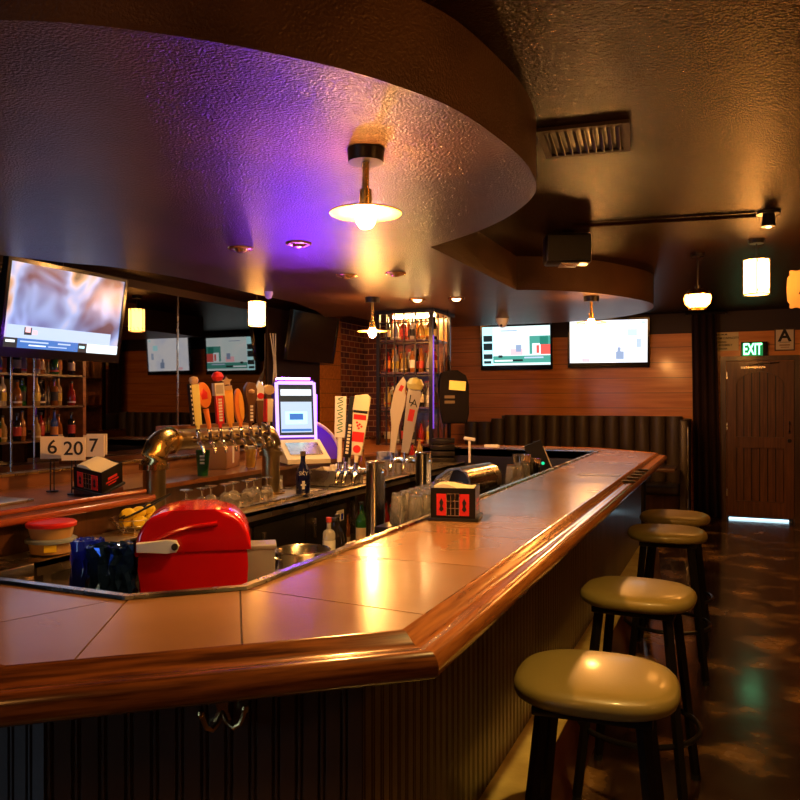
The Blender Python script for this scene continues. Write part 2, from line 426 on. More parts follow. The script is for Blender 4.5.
# beadboard front following the base line
base = outw(Ol, -.11)
def beadboard(path, z0, z1, pitch=.047, gw=.007, gd=.007):
    mm = M(); pts = []
    for i in range(len(path)-1):
        a = Vector(path[i]); b = Vector(path[i+1]); d = b-a; L_ = d.length; d.normalize(); nrm = Vector((-d.y, d.x))
        n = max(1, round(L_/pitch)); p = L_/n
        for k in range(n):
            s0 = a+d*(k*p); s1 = a+d*((k+1)*p)
            pts += [s0, s1-d*(gw*2.6), s1-d*(gw*2.3)-nrm*gd*.8, s1-d*(gw*1.9)-nrm*gd*.8, s1-d*(gw*1.6), s1-d*gw, s1-d*gw*.7-nrm*gd, s1-d*gw*.3-nrm*gd]
    pts.append(Vector(path[-1]))
    A = [mm.bm.verts.new((p.x, p.y, z0)) for p in pts]; B = [mm.bm.verts.new((p.x, p.y, z1)) for p in pts]
    for i in range(len(pts)-1): mm._f([A[i], A[i+1], B[i+1], B[i]])
    return mm
beadboard(base, .28, .999).build('front_panel', 'board', bar, ang=20)
m = M(); q = outw(Ol, -.115); inn = offset(L2(I), .0)
m.prism(outw(Ol, -.118)+outw(Ol, -.16)[::-1], 0, .985); m.build('carcass', 'black', bar)
# back face inside
m = M(); m.prism(offset(Il, .0)+offset(Il, .03)[::-1], 0, 1.0); m.build('inner_panel', 'black', bar)
# concrete footing ledge with dark riser
m = M(); m.sweep(Ol, []) if False else None
r_ = [(-.12,.30),(.018,.30),(.022,.294)]; rr = [(.022,.294),(.05,0)]
m = M()
def sweepo(mm, path, pr):
    rings = []
    for o, z in pr: rings.append([mm.bm.verts.new((x, y, z)) for x, y in outw(path, o)])
    for a, b in zip(rings, rings[1:]):
        for i in range(len(path)-1): mm._f([a[i], a[i+1], b[i+1], b[i]])
sweepo(m, Ol, r_); m.build('footing_ledge', 'curb', bar)
m = M(); sweepo(m, Ol, rr); m.build('footing_riser', 'kick', bar)
# under-bar steel shelf inside
m = M().b2(-1.70-bx, -1.14-bx, 1.75-by, 6.9-by, .78, .82); m.b2(-1.70-bx, -1.68-bx, 1.75-by, 6.9-by, .70, .84)
m.build('under_shelf', 'steel', bar)
m = M()
for y in (1.8, 3.4, 5.1, 6.8): m.cyl((-1.66-bx, y-by, 0), (-1.66-bx, y-by, .78), .018)
m.build('shelf_leg', 'steel', bar)

# coat hook under the rail (chamfered front)
pb = [(x+bx, y+by) for x, y in base]
a = Vector(pb[4]); b = Vector(pb[3]); dirv = (b-a).normalized()
hp = Vector((-.925, 1.26))
# foot of perpendicular on panel face
t_ = (hp-a).dot(dirv); hp = a+dirv*t_
hk = thing('coat_hook', 'small double coat hook screwed to the beadboard under the rail', 'hook', (hp.x-.002, hp.y-.002, .915), math.atan2(dirv.y, dirv.x))
M().prism([(-.018,-.022),(.018,-.022),(.010,0),(.018,.045),(-.018,.045),(-.010,0)], 0, .005, Matrix.Rotation(PI/2, 4, 'X')).build('plate', 'steel', hk)
for sgn in (-1, 1):
    pts = [(0,-.004,-.005),(sgn*.008,-.014,-.022),(sgn*.02,-.024,-.03),(sgn*.032,-.03,-.022),(sgn*.038,-.032,-.006),(sgn*.041,-.032,.004)]
    m = M().tube(pts, .005, 8); m.lathe([(0,.012),(.006,.009),(.008,.003),(.006,-.003),(0,-.006)], (sgn*.042,-.032,.004), 12); m.build('prong', 'brass', hk)

# ============================================================ STOOLS
def superell(w, d, n=3.2, seg=40):
    return [(math.copysign(abs(math.cos(2*PI*i/seg))**(2/n), math.cos(2*PI*i/seg))*w/2, math.copysign(abs(math.sin(2*PI*i/seg))**(2/n), math.sin(2*PI*i/seg))*d/2) for i in range(seg)]
def make_stool(label):
    t = thing('bar_stool', label, 'bar stool', (0,0,0), 0, 'bar stools along the bar')
    m = M(); rings = []
    for k, z in [(.0,.742),(.84,.742),(.93,.745),(.98,.752),(1.0,.763),(1.0,.771),(.985,.781),(.95,.789),(.88,.796),(.75,.801),(.5,.805),(.25,.807),(0,.8075)]:
        if k == 0: rings.append([m.bm.verts.new((0,0,z))]*40)
        else: rings.append([m.bm.verts.new((x*k, y*k, z)) for x, y in superell(.43, .41, 2.7)])
    for a, b in zip(rings, rings[1:]):
        for i in range(40):
            j = (i+1) % 40; vs = []
            for v in (a[i], a[j], b[j], b[i]):
                if v not in vs: vs.append(v)
            m._f(vs)
    m.build('seat', 'vinyl', t, ang=60)
    M().b2(-.15,.15,-.15,.15,.716,.742, bev=.006).build('seat_plate', 'blackmetal', t)
    for sx in (-1, 1):
        for sy in (-1, 1):
            a = Vector((sx*.125, sy*.125, .72)); b = Vector((sx*.195, sy*.195, .012))
            t2 = M(); d = (b-a); L_ = d.length
            q = d.to_track_quat('Z', 'Y'); mt = Matrix.Translation(a) @ q.to_matrix().to_4x4()
            t2.prism([(-.013,-.013),(.013,-.013),(.013,.013),(-.013,.013)], 0, L_, mt)
            lg = t2.build('leg', 'blackmetal', t)
            M().cyl((b.x, b.y, 0), (b.x, b.y, .022), .02, .017, 12).build('foot_glide', 'black', lg)
    M().tube([(.228*math.cos(2*PI*i/40), .228*math.sin(2*PI*i/40), .27) for i in range(40)], .011, 8, True).build('foot_ring', 'blackmetal', t)
    return t
st0 = make_stool('olive cushioned bar stool nearest the camera')
st0.location = (-.335, 2.11, 0); st0.rotation_euler.z = R(4)
for y, rz, lb in [(3.13, -3, 'second olive bar stool from the camera, standing alone behind the nearest'), (4.61, 5, 'third olive bar stool from the camera, overlapping the farthest'), (5.26, 0, 'farthest olive bar stool at the end of the row')]:
    dup(st0, (-.335, y, 0), R(rz), lb)

# ============================================================ LAMPS
def disc_lamp(label, x, y, drop, z=2.41):
    t = thing('disc_pendant_lamp', label, 'lamp', (x, y, z), 0, 'disc lamps under the soffit')
    M().cyl((0,0,-.045), (0,0,0), .062, .066, 28).build('canopy', 'blackmetal', t)
    M().cyl((0,0,-drop+.05), (0,0,-.045), .012, seg=12).cyl((0,0,-drop+.02), (0,0,-drop+.075), .022, seg=16).build('stem', 'brass', t)
    M().lathe([(.030,-drop+.010),(.06,-drop+.008),(.12,-drop-.004),(.127,-drop-.006),(.127,-drop-.010),(.12,-drop-.010),(.06,-drop+.002),(.030,-drop+.004)], seg=40).build('shade', 'goldshade', t, ang=60)
    M().lathe([(0,-drop-.064),(.020,-drop-.058),(.032,-drop-.042),(.036,-drop-.022),(.031,-drop-.004),(.025,-drop+.012),(.018,-drop+.030),(0,-drop+.034)], seg=20).build('bulb', 'bulb', t, ang=80)
    return t
disc_lamp('glowing bulb under a flat disc shade, nearest the camera, above the tiled counter', -1.18, 2.43, .215)
disc_lamp('glowing bulb under a disc shade in front of the brighter television', -1.09, 6.63, .215)
disc_lamp('glowing bulb under a disc shade beside the brick wall', -2.83, 5.96, .28)
def lantern(label, x, y, z=2.41, h=.25, r=.088, cat='lantern'):
    t = thing('pendant_lantern', label, cat, (x, y, ZC), 0, 'cylinder lanterns')
    dz = z-ZC
    M().cyl((0,0,-.03), (0,0,0), .05, .055, 20).build('canopy', 'blackmetal', t)
    M().cyl((0,0,dz+h/2), (0,0,-.03), .005, seg=8).build('rod', 'blackmetal', t)
    m = M()
    for k in range(2):
        zz = dz+(h/2 if k else -h/2)
        m.tube([(r*math.cos(2*PI*i/28), r*math.sin(2*PI*i/28), zz) for i in range(28)], .005, 6, True)
    for i in range(12):
        a = 2*PI*i/12
        for s_ in (1, -1):
            zz = dz+s_*h*.42
            m.tube([(1.01*r*math.cos(a+q*.26), 1.01*r*math.sin(a+q*.26), zz+(.016 if q % 2 else -.012)) for q in (0,.5,1)], .0025, 5)
    for a in (0, PI/2):
        m.cyl((r*math.cos(a), r*math.sin(a), dz+h/2), (-r*math.cos(a), -r*math.sin(a), dz+h/2), .004, seg=6)
    for a in (0, PI/2, PI, 1.5*PI): m.cyl((r*math.cos(a), r*math.sin(a), dz-h/2), (r*math.cos(a), r*math.sin(a), dz+h/2), .004, seg=6)
    m.build('frame', 'blackmetal', t)
    M().cyl((0,0,dz-h/2+.004), (0,0,dz+h/2-.004), r-.004, seg=28, caps=False).build('shade', 'lantern', t)
    M().lathe([(0,dz-.05),(.03,dz-.035),(.04,dz),(.03,dz+.035),(0,dz+.05)], seg=16).build('bulb', 'lantern_core', t)
    return t
lantern('bright cylinder lantern hanging above the exit door, left of the script plaque', .168, 6.061)
lantern('cylinder lantern glowing between the mirror and the beer tap tower, rightmost on that side', -4.45, 6.62)
lantern('cylinder lantern over the nearest bar stool, just above the upper right corner of the view', .42, 2.1, 2.42)
lantern('cylinder lantern by the right wall, nearer of the two outside the right edge', 1.9, 1.7, 2.25)
lantern('cylinder lantern by the right wall, farther of the two outside the right edge', 1.9, 4.6, 2.25)
lantern('unseen cylinder lantern added as fill light above the front corner of the bar', -.75, -.15, 2.35)  # unseen lantern put in as fill for the bar front and stools
t = thing('bowl_lantern', 'small ribbed glass bowl lamp with brass rim hanging left of the exit sign', 'lamp', (-.242, 6.48, ZC))
M().cyl((0,0,-.02), (0,0,0), .05, seg=20).build('canopy', 'blackmetal', t)
M().cyl((0,0,-.27), (0,0,-.02), .006, seg=8).cyl((0,0,-.29), (0,0,-.25), .02, seg=12).build('rod', 'blackmetal', t)
M().lathe([(.02,-.27),(.075,-.29),(.10,-.318),(.10,-.325)], seg=28).build('cap', 'brass', t)
m = M().lathe([(.095,-.322),(.10,-.345),(.09,-.39),(.06,-.42),(.058,-.424)], seg=28)
m.build('bowl', 'lantern', t); m = M()
for i in range(14):
    a = 2*PI*i/14; m.tube([(.1*math.cos(a), .1*math.sin(a), -.325),(.104*math.cos(a), .104*math.sin(a), -.345),(.094*math.cos(a), .094*math.sin(a), -.39),(.062*math.cos(a), .062*math.sin(a), -.424)], .003, 5)
m.tube([(.062*math.cos(2*PI*i/20), .062*math.sin(2*PI*i/20), -.43) for i in range(20)], .008, 6, True)
m.build('rib_frame', 'brass', t)
# ceiling spot can, conduit
t = thing('ceiling_spotlight', 'dark can spotlight on the ceiling above the cylinder lantern', 'spotlight', (.211, 5.198, ZC)); t.scale = (.75, .75, .75)
M().cyl((0,0,-.02), (0,0,0), .09, seg=24).build('base', 'blackmetal', t)
M().cyl((0,0,-.12), (0,0,-.02), .055, .045, 20).build('can', 'blackmetal', t)
M().cyl((0,0,-.128), (0,0,-.118), .02, seg=16).build('lens', 'dimlamp', t)
tag(M().cyl((-.95, 5.05, ZC-.014), (.14, 5.2, ZC-.014), .012, seg=8).build('conduit', 'ceiling'), 'thin dark conduit pipe running along the ceiling to the can spotlight', 'pipe')
# recessed downlights with gold trims
for i, (x, y, lit, lb) in enumerate([(-2.608,3.712,0,'gold ringed downlight in the soffit, leftmost of all'), (-2.226,3.722,0,'gold ringed downlight in the purple lit soffit, second from left'),
        (-2.486,4.809,0,'dim gold ringed downlight left of the bottle cabinet top'), (-2.135,4.867,0,'dim gold ringed downlight right behind the disc lamp stem'),
        (-2.508,6.196,1,'small lit downlight in front of the bottle cabinet'), (-2.175,6.268,1,'small lit downlight rightmost, near the plank wall')]):
    t = thing('recessed_downlight', lb, 'downlight', (x, y, 2.41), 0, 'downlights in the soffit')
    M().lathe([(.04,-.006),(.058,-.012),(.072,-.008),(.075,0),(.07,.0),(.045,.002)], seg=28).build('trim_ring', 'goldtrim', t, ang=70)
    M().lathe([(.0,-.030),(.026,-.024),(.040,-.008),(.042,-.003)], seg=20).build('lens', 'dimlamp' if lit else 'goldtrim', t)
def spot(x, y, z, tx, ty, tz, power, col, ang=95, blend=.8, rad=.03):
    l = bpy.data.lights.new('spot_light', 'SPOT'); l.energy = power; l.color = col; l.spot_size = R(ang); l.spot_blend = blend; l.shadow_soft_size = rad
    o = bpy.data.objects.new('spot_light', l); C.objects.link(o); o.location = (x, y, z)
    o.rotation_euler = (Vector((tx, ty, tz))-Vector((x, y, z))).to_track_quat('-Z', 'Y').to_euler()
spot(-2.80, 4.80, 1.74, -2.45, 3.9, 2.41, 95, (.24,.035,1), 92, 1, .05)
spot(-.12, 1.9, 2.55, -.55, 2.6, 0, 90, (1,.60,.17), 105, .7)  # unseen fill spot added above the aisle for seats and ledge
for (x, y, p) in [(-2.608,3.712,22),(-2.226,3.722,22),(-2.486,4.809,18),(-2.135,4.867,18),(-2.508,6.196,12),(-2.175,6.268,9)]:
    spot(x, y, 2.36, x-.1, y, 0, p, (1,.62,.28), 120, .6)
# security camera dome
t = thing('dome_camera', 'small white dome security camera above the left far television', 'camera', (-2.271, 8.059, 2.41))
M().cyl((0,0,-.05), (0,0,0), .058, .07, 24).build('mount', 'white', t)
M().lathe([(.05,-.05),(.045,-.075),(.028,-.092),(0,-.098)], seg=20).build('dome', 'white', t)
M().cyl((.0,-.04,-.075),(0,-.052,-.078), .014, seg=12).build('lens', 'black', t)
t = thing('dome_camera', 'tiny white dome camera on the soffit edge above the violet screen', 'camera', (-3.45, 5.3, 2.41))
M().cyl((0,0,-.03), (0,0,0), .035, seg=16).build('mount', 'white', t)
M().lathe([(.03,-.03),(.026,-.05),(0,-.062)], seg=16).build('dome', 'white', t)
# HVAC vent
t = thing('ceiling_vent', 'dark rectangular louvred air vent in the ceiling', 'vent', (-.59, 3.42, ZC), R(6))
M().b2(-.19,.19,-.19,-.16,-.015,0).b2(-.19,.19,.16,.19,-.015,0).b2(-.19,-.16,-.16,.16,-.015,0).b2(.16,.19,-.16,.16,-.015,0).build('frame', 'wall_dark', t)
M().b2(-.16,.16,-.16,.16,-.003,0).build('backing', 'black', t)
for i in range(9):
    M().box((-.14+i*.035, 0, -.011), (.022, .31, .003), rot=(0,R(40),0)).build('slat', 'black', t)
# loudspeaker
t = thing('ceiling_speaker', 'black box loudspeaker hanging in front of the curved soffit', 'loudspeaker', (-1.04, 5.32, ZC), R(20))
M().b2(-.155,.155,-.09,.09,-.215,-.012, bev=.02).build('cabinet', 'blackmetal', t)
M().b2(-.14,.14,-.096,-.089,-.20,-.03).build('grille', 'black', t)
M().b2(-.05,.07,-.085,.085,-.222,-.215).build('foot_plate', 'steel', t)
M().b2(-.04,.04,-.04,.04,-.012,0).build('bracket', 'blackmetal', t)

# ============================================================ TELEVISIONS
def tv(label, w, h, loc, rot, group, smat, overlays, on=True):
    t = thing('television', label, 'television', loc, 0, group, rot)
    fr = .032
    M().box((0,.03,0), (w, .05, h), bev=.006).box((0,.07,0), (w*.55, .05, h*.6), bev=.01).build('casing', 'blackgloss', t)
    m = M(); z0 = -h/2+fr*2.0; z1 = h/2-fr*.8; x0 = -w/2+fr*.8; x1 = w/2-fr*.8
    mats = [smat]; m.quad((x0,.004,z0),(x1,.004,z0),(x1,.004,z1),(x0,.004,z1))
    for (u0, u1, v0, v1, mm) in overlays:
        if mm not in mats: mats.append(mm)
        m.mi = mats.index(mm); k = .0025+.0004*len(m.bm.faces)
        X0 = x0+(x1-x0)*u0; X1 = x0+(x1-x0)*u1; Z0 = z0+(z1-z0)*v0; Z1 = z0+(z1-z0)*v1
        y = .0035-.0002*len(m.bm.faces)
        m.quad((X0,y,Z0),(X1,y,Z0),(X1,y,Z1),(X0,y,Z1))
    m.build('screen', mats, t)
    # bezel in front of the picture plane
    M().b2(-w/2,w/2,-.004,.01,-h/2,z0).b2(-w/2,w/2,-.004,.01,z1,h/2).b2(-w/2,x0,-.004,.01,z0,z1).b2(x1,w/2,-.004,.01,z0,z1).build('bezel', 'blackgloss', t)
    return t
s_teal = emi('screen_teal', (.08,.42,.34), 1.1); s_white = emi('screen_white', (.85,.95,1), 1.5); s_dark = emi('screen_dark', (.02,.05,.06), .5)
s_red = emi('screen_red', (.9,.12,.1), 1.2); s_pink = emi('screen_pink', (.9,.5,.55), 1.6); s_blue = emi('screen_blue', (.04,.2,.62), 1.1)
s_cyan = emi('screen_cyan', (.45,.85,.9), 1.8); s_green = emi('screen_green', (.02,.3,.22), .9); s_pale = emi('screen_pale', (.6,.75,1), 1.1); s_grey = emi('screen_mid', (.3,.4,.6), 1.3)
newsm = screenmat('screen_sports_news', [(.3,(.95,1,1)),(.5,(.8,.97,.97)),(.7,(.75,.9,.95))], 2.5, 1.3)
ov = [(0,.16,0,1,s_cyan),(.015,.15,.62,.78,s_dark),(.015,.15,.40,.58,s_dark),(.015,.15,.17,.30,s_dark),(.02,.13,.05,.12,s_dark),
      (.16,1,.06,.24,s_teal),(.18,.5,.1,.14,s_white),(.45,.6,.1,.15,s_dark),(.62,.9,.17,.21,s_pale),
      (.70,1,.28,.74,s_teal),(.74,.86,.28,.55,s_white),(.80,.84,.3,.5,s_red),(.86,1,.27,.52,s_red),(.85,.97,.52,.72,s_green),
      (.42,.60,.26,.42,s_pink),(.50,.58,.34,.52,s_grey),(.28,.52,.88,.9,s_grey),(.24,.30,.2,.26,s_dark)]
tv('wall television on the left of the far wall showing a teal banded programme', 1.03, .64, (-2.80, 10.63, 2.28), (R(4), 0, R(1)), 'far wall televisions', newsm, ov)
whitem = screenmat('screen_bright_rink', [(.3,(1,1,1)),(.55,(.9,.93,1)),(.75,(.75,.82,1))], 3.5, 1.5, seed=3)
tv('wall television on the right of the far wall showing a washed out bright picture', 1.06, .66, (-1.52, 10.60, 2.30), (R(4), 0, R(8)), 'far wall televisions', whitem,
   [(.75,.87,.62,.78,s_cyan),(.86,.92,.35,.55,s_pale),(.60,.70,.08,.26,s_grey),(.62,.66,.2,.36,s_grey),(.16,.26,.02,.10,s_pink),(.92,.97,.9,.96,s_cyan)])
bigm = screenmat('screen_blurred_match', [(.32,(.10,.05,.10)),(.42,(.20,.24,.50)),(.50,(.42,.55,.95)),(.56,(.80,.74,.95)),(.62,(.85,.48,.30)),(.72,(.20,.12,.08))], 2.6, .95, stretch=(1,1,1.2), seed=4.2, detail=2)
big = [(.30,.62,.22,.62,s_pale),(.02,.92,.115,.27,s_pale),(.155,.215,.16,.25,s_dark),(.165,.205,.19,.255,s_pink),(.22,.26,.17,.22,s_pink),
       (0,.11,.0,.115,s_dark),(.02,.09,.06,.09,s_white),(.11,.62,.0,.115,s_blue),(.62,.70,0,.115,s_dark),(.63,.68,.05,.08,s_cyan),(.70,1,.0,.115,s_white),
       (.13,.36,.070,.088,s_pale),(.44,.55,.072,.09,s_pale),(.20,.34,.03,.045,s_white),(.36,.52,.03,.042,s_pale)]
big = [b for b in big if b[0:2] != (.30,.62)]
tvb = tv('large tilted television hanging at upper left over the bottle shelves', 1.06, .65, (-4.30, 4.05, 2.135), (R(9), 0, R(90)), 'side televisions facing the bar', bigm, big)
M().cyl((0,.12,.05), (0,.12+.02,.56), .02, seg=10).box((0,.10,.0), (.2,.03,.2)).build('bracket', 'blackmetal', tvb)
offm = mat('screen_off', (.008,.008,.010), .12)
tvo = tv('switched off black television seen at a slant right of the cylinder lantern', 1.2, .62, (-4.95, 8.68, 2.33), (R(9), 0, R(90)), 'side televisions facing the bar', offm, [])
M().box((0,.12,.0), (.2,.06,.2)).box((0,.17,.0), (.08,.16,.08)).build('bracket', 'blackmetal', tvo)

# ============================================================ MIRROR WALL AND BACK CABINETS
t = thing('wall_mirror', 'large dark wall mirror in seamed panels reflecting televisions and lanterns', 'mirror', (XL, 3.2, 0))
for y0, y1 in [(-4.2, -1.2), (-1.19, 1.0), (1.01, 3.145), (3.155, 4.8)]:
    M().b2(.004, .014, y0, y1, 1.02, 2.60).build('mirror_panel', 'mirror', t)
M().b2(.012, .02, 3.14, 3.16, 1.02, 2.60).b2(.012, .02, .995, 1.015, 1.02, 2.6).build('seam_strip', 'steel', t)
M().b2(0, .03, 4.8, 4.83, 1.0, 2.62).b2(0, .03, -4.2, 4.83, 2.60, 2.63).build('mirror_frame', 'wall_dark', t)
# cable bundle at the mirror's right edge
m = M()
for k in range(3):
    m.tube(spline([(-5.2+.02*k, 8.02+.03*k, 2.35), (-5.17, 8.06+.02*k, 2.0), (-5.14+.03*k, 8.0, 1.7), (-5.0, 7.9+.05*k, 1.35), (-4.9,7.8,1.05)], 5), .008, 6)
tag(m.build('cable_bundle', 'white'), 'loose pale cables hanging at the right end of the mirror', 'cables')
t = thing('back_cabinet', 'low dark wooden cabinet with brass edged top below the wall mirror', 'cabinet', (-5.0, 4.7, 0))
M().b2(-.24, .22, -3.2, 3.2, 0, .98).build('body', 'darkwood', t)
M().b2(-.24, .25, -3.22, 3.22, .98, 1.01).build('top', 'counterwood', t)
M().b2(.25, .262, -3.22, 3.22, .975, 1.013).build('edge_strip', 'brass', t)
# bottle shelf unit at left
t = thing('bottle_shelf', 'open bottle shelves beneath the large tilted television', 'shelf', (-4.92, 3.95, 1.01))
for z in (.20, .46, .70):
    M().b2(-.12, .14, -.85, .72, z+.002, z+.017).build('shelf_board', 'darkwood', t)
for y in (-.85, .70):
    M().b2(-.12, .14, y, y+.03, .0, 1.0).build('side_panel', 'counterwood' if y > 0 else 'darkwood', t)
M().cyl((.15, .02, .0), (.15, .02, .95), .008, seg=8).cyl((.15, .22, .0), (.15, .22, .95), .006, seg=8).build('upright_tube', 'steel', t)

BOT = {
 'tall': [(0,0),(.034,0),(.037,.006),(.037,.17),(.032,.195),(.015,.225),(.013,.285),(.016,.287),(.016,.30),(0,.302)],
 'round': [(0,0),(.040,0),(.044,.01),(.046,.10),(.038,.15),(.017,.185),(.014,.235),(.017,.238),(.017,.258),(0,.26)],
 'square': [(0,0),(.036,0),(.038,.005),(.038,.185),(.030,.20),(.014,.21),(.014,.25),(.018,.252),(.018,.28),(0,.282)],
}
bcols = {'amber': (.50,.17,.02), 'dark': (.02,.015,.015), 'clear': (.75,.72,.65), 'green': (.03,.20,.04), 'red': (.5,.03,.02), 'pale gold': (.75,.5,.14), 'blue': (.05,.12,.5)}
bm_ = {k: mat('bottle_'+k.replace(' ', '_'), tuple(c*.6 for c in v), .08, trans=.35 if k != 'dark' else 0, coat=.4) for k, v in bcols.items()}
lcols = {'cream': (.75,.62,.38), 'white': (.8,.78,.72), 'red': (.6,.05,.03), 'black': (.02,.02,.02), 'orange': (.75,.28,.04), 'yellow': (.8,.6,.08)}
lm_ = {k: mat('bottle_label_'+k, tuple(c*.65 for c in v), .6) for k, v in lcols.items()}
proto = {}
def bottle(kind, col, lab, loc, label, group, sc_=1.0):
    key = (kind, col, lab)
    if key in proto:
        o = dup(proto[key], loc, rnd.random()*6, label); o['group'] = group
    else:
        o = thing('liquor_bottle', label, 'bottle', loc, rnd.random()*6, group)
        p = BOT[kind]; seg = 16
        M().lathe(p[:-3], seg=seg).build('glass_body', bm_[col], o, ang=40)
        M().lathe([(0,p[-3][1])]+p[-3:], seg=12).build('cap', lm_['black' if col != 'clear' else 'red'], o, ang=40)
        r = p[2][0]+.0008; h = p[3][1]
        M().cyl((0,0,h*.28), (0,0,h*.78), r, seg=seg, caps=False).build('paper_label', lm_[lab], o)
        proto[key] = o
    o.scale = (sc_, sc_, sc_)
    return o
ORD = ['first','second','third','fourth','fifth','sixth','seventh','eighth','ninth','tenth','eleventh','twelfth','thirteenth','fourteenth','fifteenth','sixteenth']
kinds = list(BOT); cols = ['amber','pale gold','clear','dark','amber','green','red','clear','amber','dark','pale gold','blue']; labs = list(lcols)
for zi, (z, row) in enumerate([(1.01+.717, 'upper'), (1.01+.477, 'middle'), (1.01+.217, 'lower')]):
    for i in range(16):
        y = 3.30+i*.084
        c = cols[(i*5+zi*3) % 12]; ordn = ORD[i]; k = kinds[(i+zi) % 3]
        bottle(k, c, labs[(i*2+zi) % 6], (-4.86+.05*(i % 2), y, z), f'{c} bottle, {ORD[i]} from the left on the {row} shelf under the large television', 'bottles under the large television', .74)

# island back counter (wood) with raised ledge, plus steel work counter in front
t = thing('back_counter', 'long wooden back counter with red-brown rail behind the steel worktop', 'counter', (-2.9, 4.3, 0))
def lb(x0, x1, y0, y1, z0, z1, bev=0): return M().b2(x0+2.9, x1+2.9, y0-4.3, y1-4.3, z0, z1, bev)
lb(-3.35, -2.80, 2.88, 7.6, 0, 1.06).build('body', 'darkwood', t)
lb(-3.35, -2.55, 1.42, 2.86, 0, 1.06).build('body', 'darkwood', t)
m = lb(-3.38, -2.76, 2.86, 7.62, 1.06, 1.085); m.b2(-3.38+2.9, -2.50+2.9, 1.42-4.3, 2.86-4.3, 1.06, 1.085); m.build('top', 'counterwood', t)
m = M(); 
m.tube([(-2.51+2.9, 1.42-4.3, 1.068), (-2.51+2.9, 2.87-4.3, 1.068)], .017, 12); m.build('rail', 'redwood', t)
m = M(); m.tube([(-2.56+2.9, 1.42-4.3, 1.097), (-2.56+2.9, 2.87-4.3, 1.097)], .011, 10); m.build('rail', 'redwood', t)
lb(-3.38, -3.30, 1.42, 7.6, 1.085, 1.15).build('upstand', 'counterwood', t)
lb(-3.384, -3.29, 1.42, 7.6, 1.15, 1.162).build('upstand_cap', 'brass', t)
# brass tray surface at left end of the wood top
tag(M().b2(-.20, .20, -.45, .35, 0, .012, bev=.004).build('brass_tray', 'worktop', loc=(-3.0, 2.1, 1.086)), 'flat golden metal tray on the back counter beside the number signs', 'tray')

t = thing('steel_worktop', 'brushed steel work counter with drip ledge running behind the bar', 'counter', (-2.55, 4.2, 0))
def lw(x0, x1, y0, y1, z0, z1, bev=0): return M().b2(x0+2.55, x1+2.55, y0-4.2, y1-4.2, z0, z1, bev)
m = lw(-2.79, -2.33, 2.88, 7.1, .915, .935); m.b2(-2.54+2.55, -2.33+2.55, 2.05-4.2, 2.88-4.2, .915, .935); m.b2(-2.345+2.55, -2.33+2.55, 2.05-4.2, 7.1-4.2, .885, .937); m.build('top', 'worktop', t)
lw(-2.79, -2.40, 2.93, 4.36, .935, .955, .004).build('drip_tray', 'worktop', t)
m = lw(-2.395, -2.385, 2.93, 4.36, .955, .960); m.build('tray_lip', 'steel', t)
lw(-2.54, -2.36, 2.05, 2.9, .70, .914).build('sink_front', 'steel', t)
for y in (2.1, 4.66, 5.9, 7.05):
    lw(-2.37, -2.335, y-.018, y+.018, 0, .915).build('leg', 'steel', t)
lw(-2.78, -2.36, 4.7, 7.0, .42, .44).build('lower_shelf', 'steel', t)
lw(-2.54, -2.33, 1.45, 2.04, .86, .935, .006).build('drainboard', 'steel', t)
m = M()
for i in range(10): m.b2(-2.53+2.55, -2.34+2.55, 1.48+i*.055-4.2, 1.50+i*.055-4.2, .936, .941)
m.build('drain_rib', 'steel', t)

# lower steel sinks at the near left between worktop and bar
t = thing('sink_unit', 'low steel sink unit below the near end of the worktop', 'sink', (-2.2, 1.75, 0))
M().b2(-.10,.20,-.30,.55,.0,.74).build('cabinet', 'steel', t)
M().b2(-.12,.22,-.32,-.28,.74,.79).b2(-.12,.22,.50,.57,.74,.79).b2(-.12,-.08,-.28,.5,.74,.79).b2(.18,.22,-.28,.5,.74,.79).build('rim', 'worktop', t)
M().b2(-.08,.18,-.28,.5,.742,.748).build('basin', 'black', t)
M().tube(spline([(-.09,.1,.79),(-.09,.1,.87),(-.05,.1,.90),(.02,.1,.89)],5), .01, 8).build('faucet', 'chrome', t)

# black bottle cooler below the steel top
t = thing('bottle_cooler', 'black three door undercounter cooler with a price sticker', 'cooler', (-2.6, 3.8, 0))
M().b2(-.17, .20, -.86, .82, 0, .875).build('body', 'black', t)
for i in range(3):
    y = -.84+i*.555
    d = M().b2(.20, .222, y, y+.535, .10, .84, bev=.004).build('door', 'blackmetal', t)
    M().b2(.222, .245, y+.06, y+.085, .68, .80, bev=.003).build('handle', 'steel', d)
M().b2(.222, .2235, .66, .76, .73, .80).build('price_sticker', 'white', t)
M().b2(.222, .2245, .72, .75, .735, .775).build('sticker_print', 'bluebag', t)

# ============================================================ TAP TOWER
t = thing('beer_tap_tower', 'brass pipe beer tower with a row of eight assorted tap handles', 'beer tap', (-2.60, 3.5, .955))
zt = .37; r = .055
for y in (-.52, .52):
    M().cyl((0,y,0), (0,y,zt-.12), r, seg=28).build('column', 'pipe', t)
    M().cyl((0,y,0), (0,y,.012), .085, seg=28).build('flange', 'brass', t)
    s_ = 1 if y < 0 else -1
    m = M(); pts = []
    for k in range(9):
        a = k/8*PI/2; pts.append((0, y+s_*.09*(1-math.cos(a)), zt-.09+.09*math.sin(a)))
    m.tube([(0,y,zt-.12)]+pts+[(0, y+s_*.115, zt)], r+.008, 24)
    m.cyl((0,y,zt-.135), (0,y,zt-.108), r+.018, seg=28); m.cyl((0,y+s_*.105,zt), (0,y+s_*.125,zt), r+.015, seg=28)
    m.build('elbow', 'brass' if y < 0 else 'pipe', t, ang=60)
M().cyl((0,-.41,zt), (0,.41,zt), r, seg=28).build('crosspipe', 'pipe', t)
M().b2(-.13,-.06,-.36,.40,zt+.03,zt+.07).build('top_board', 'counterwood', t)
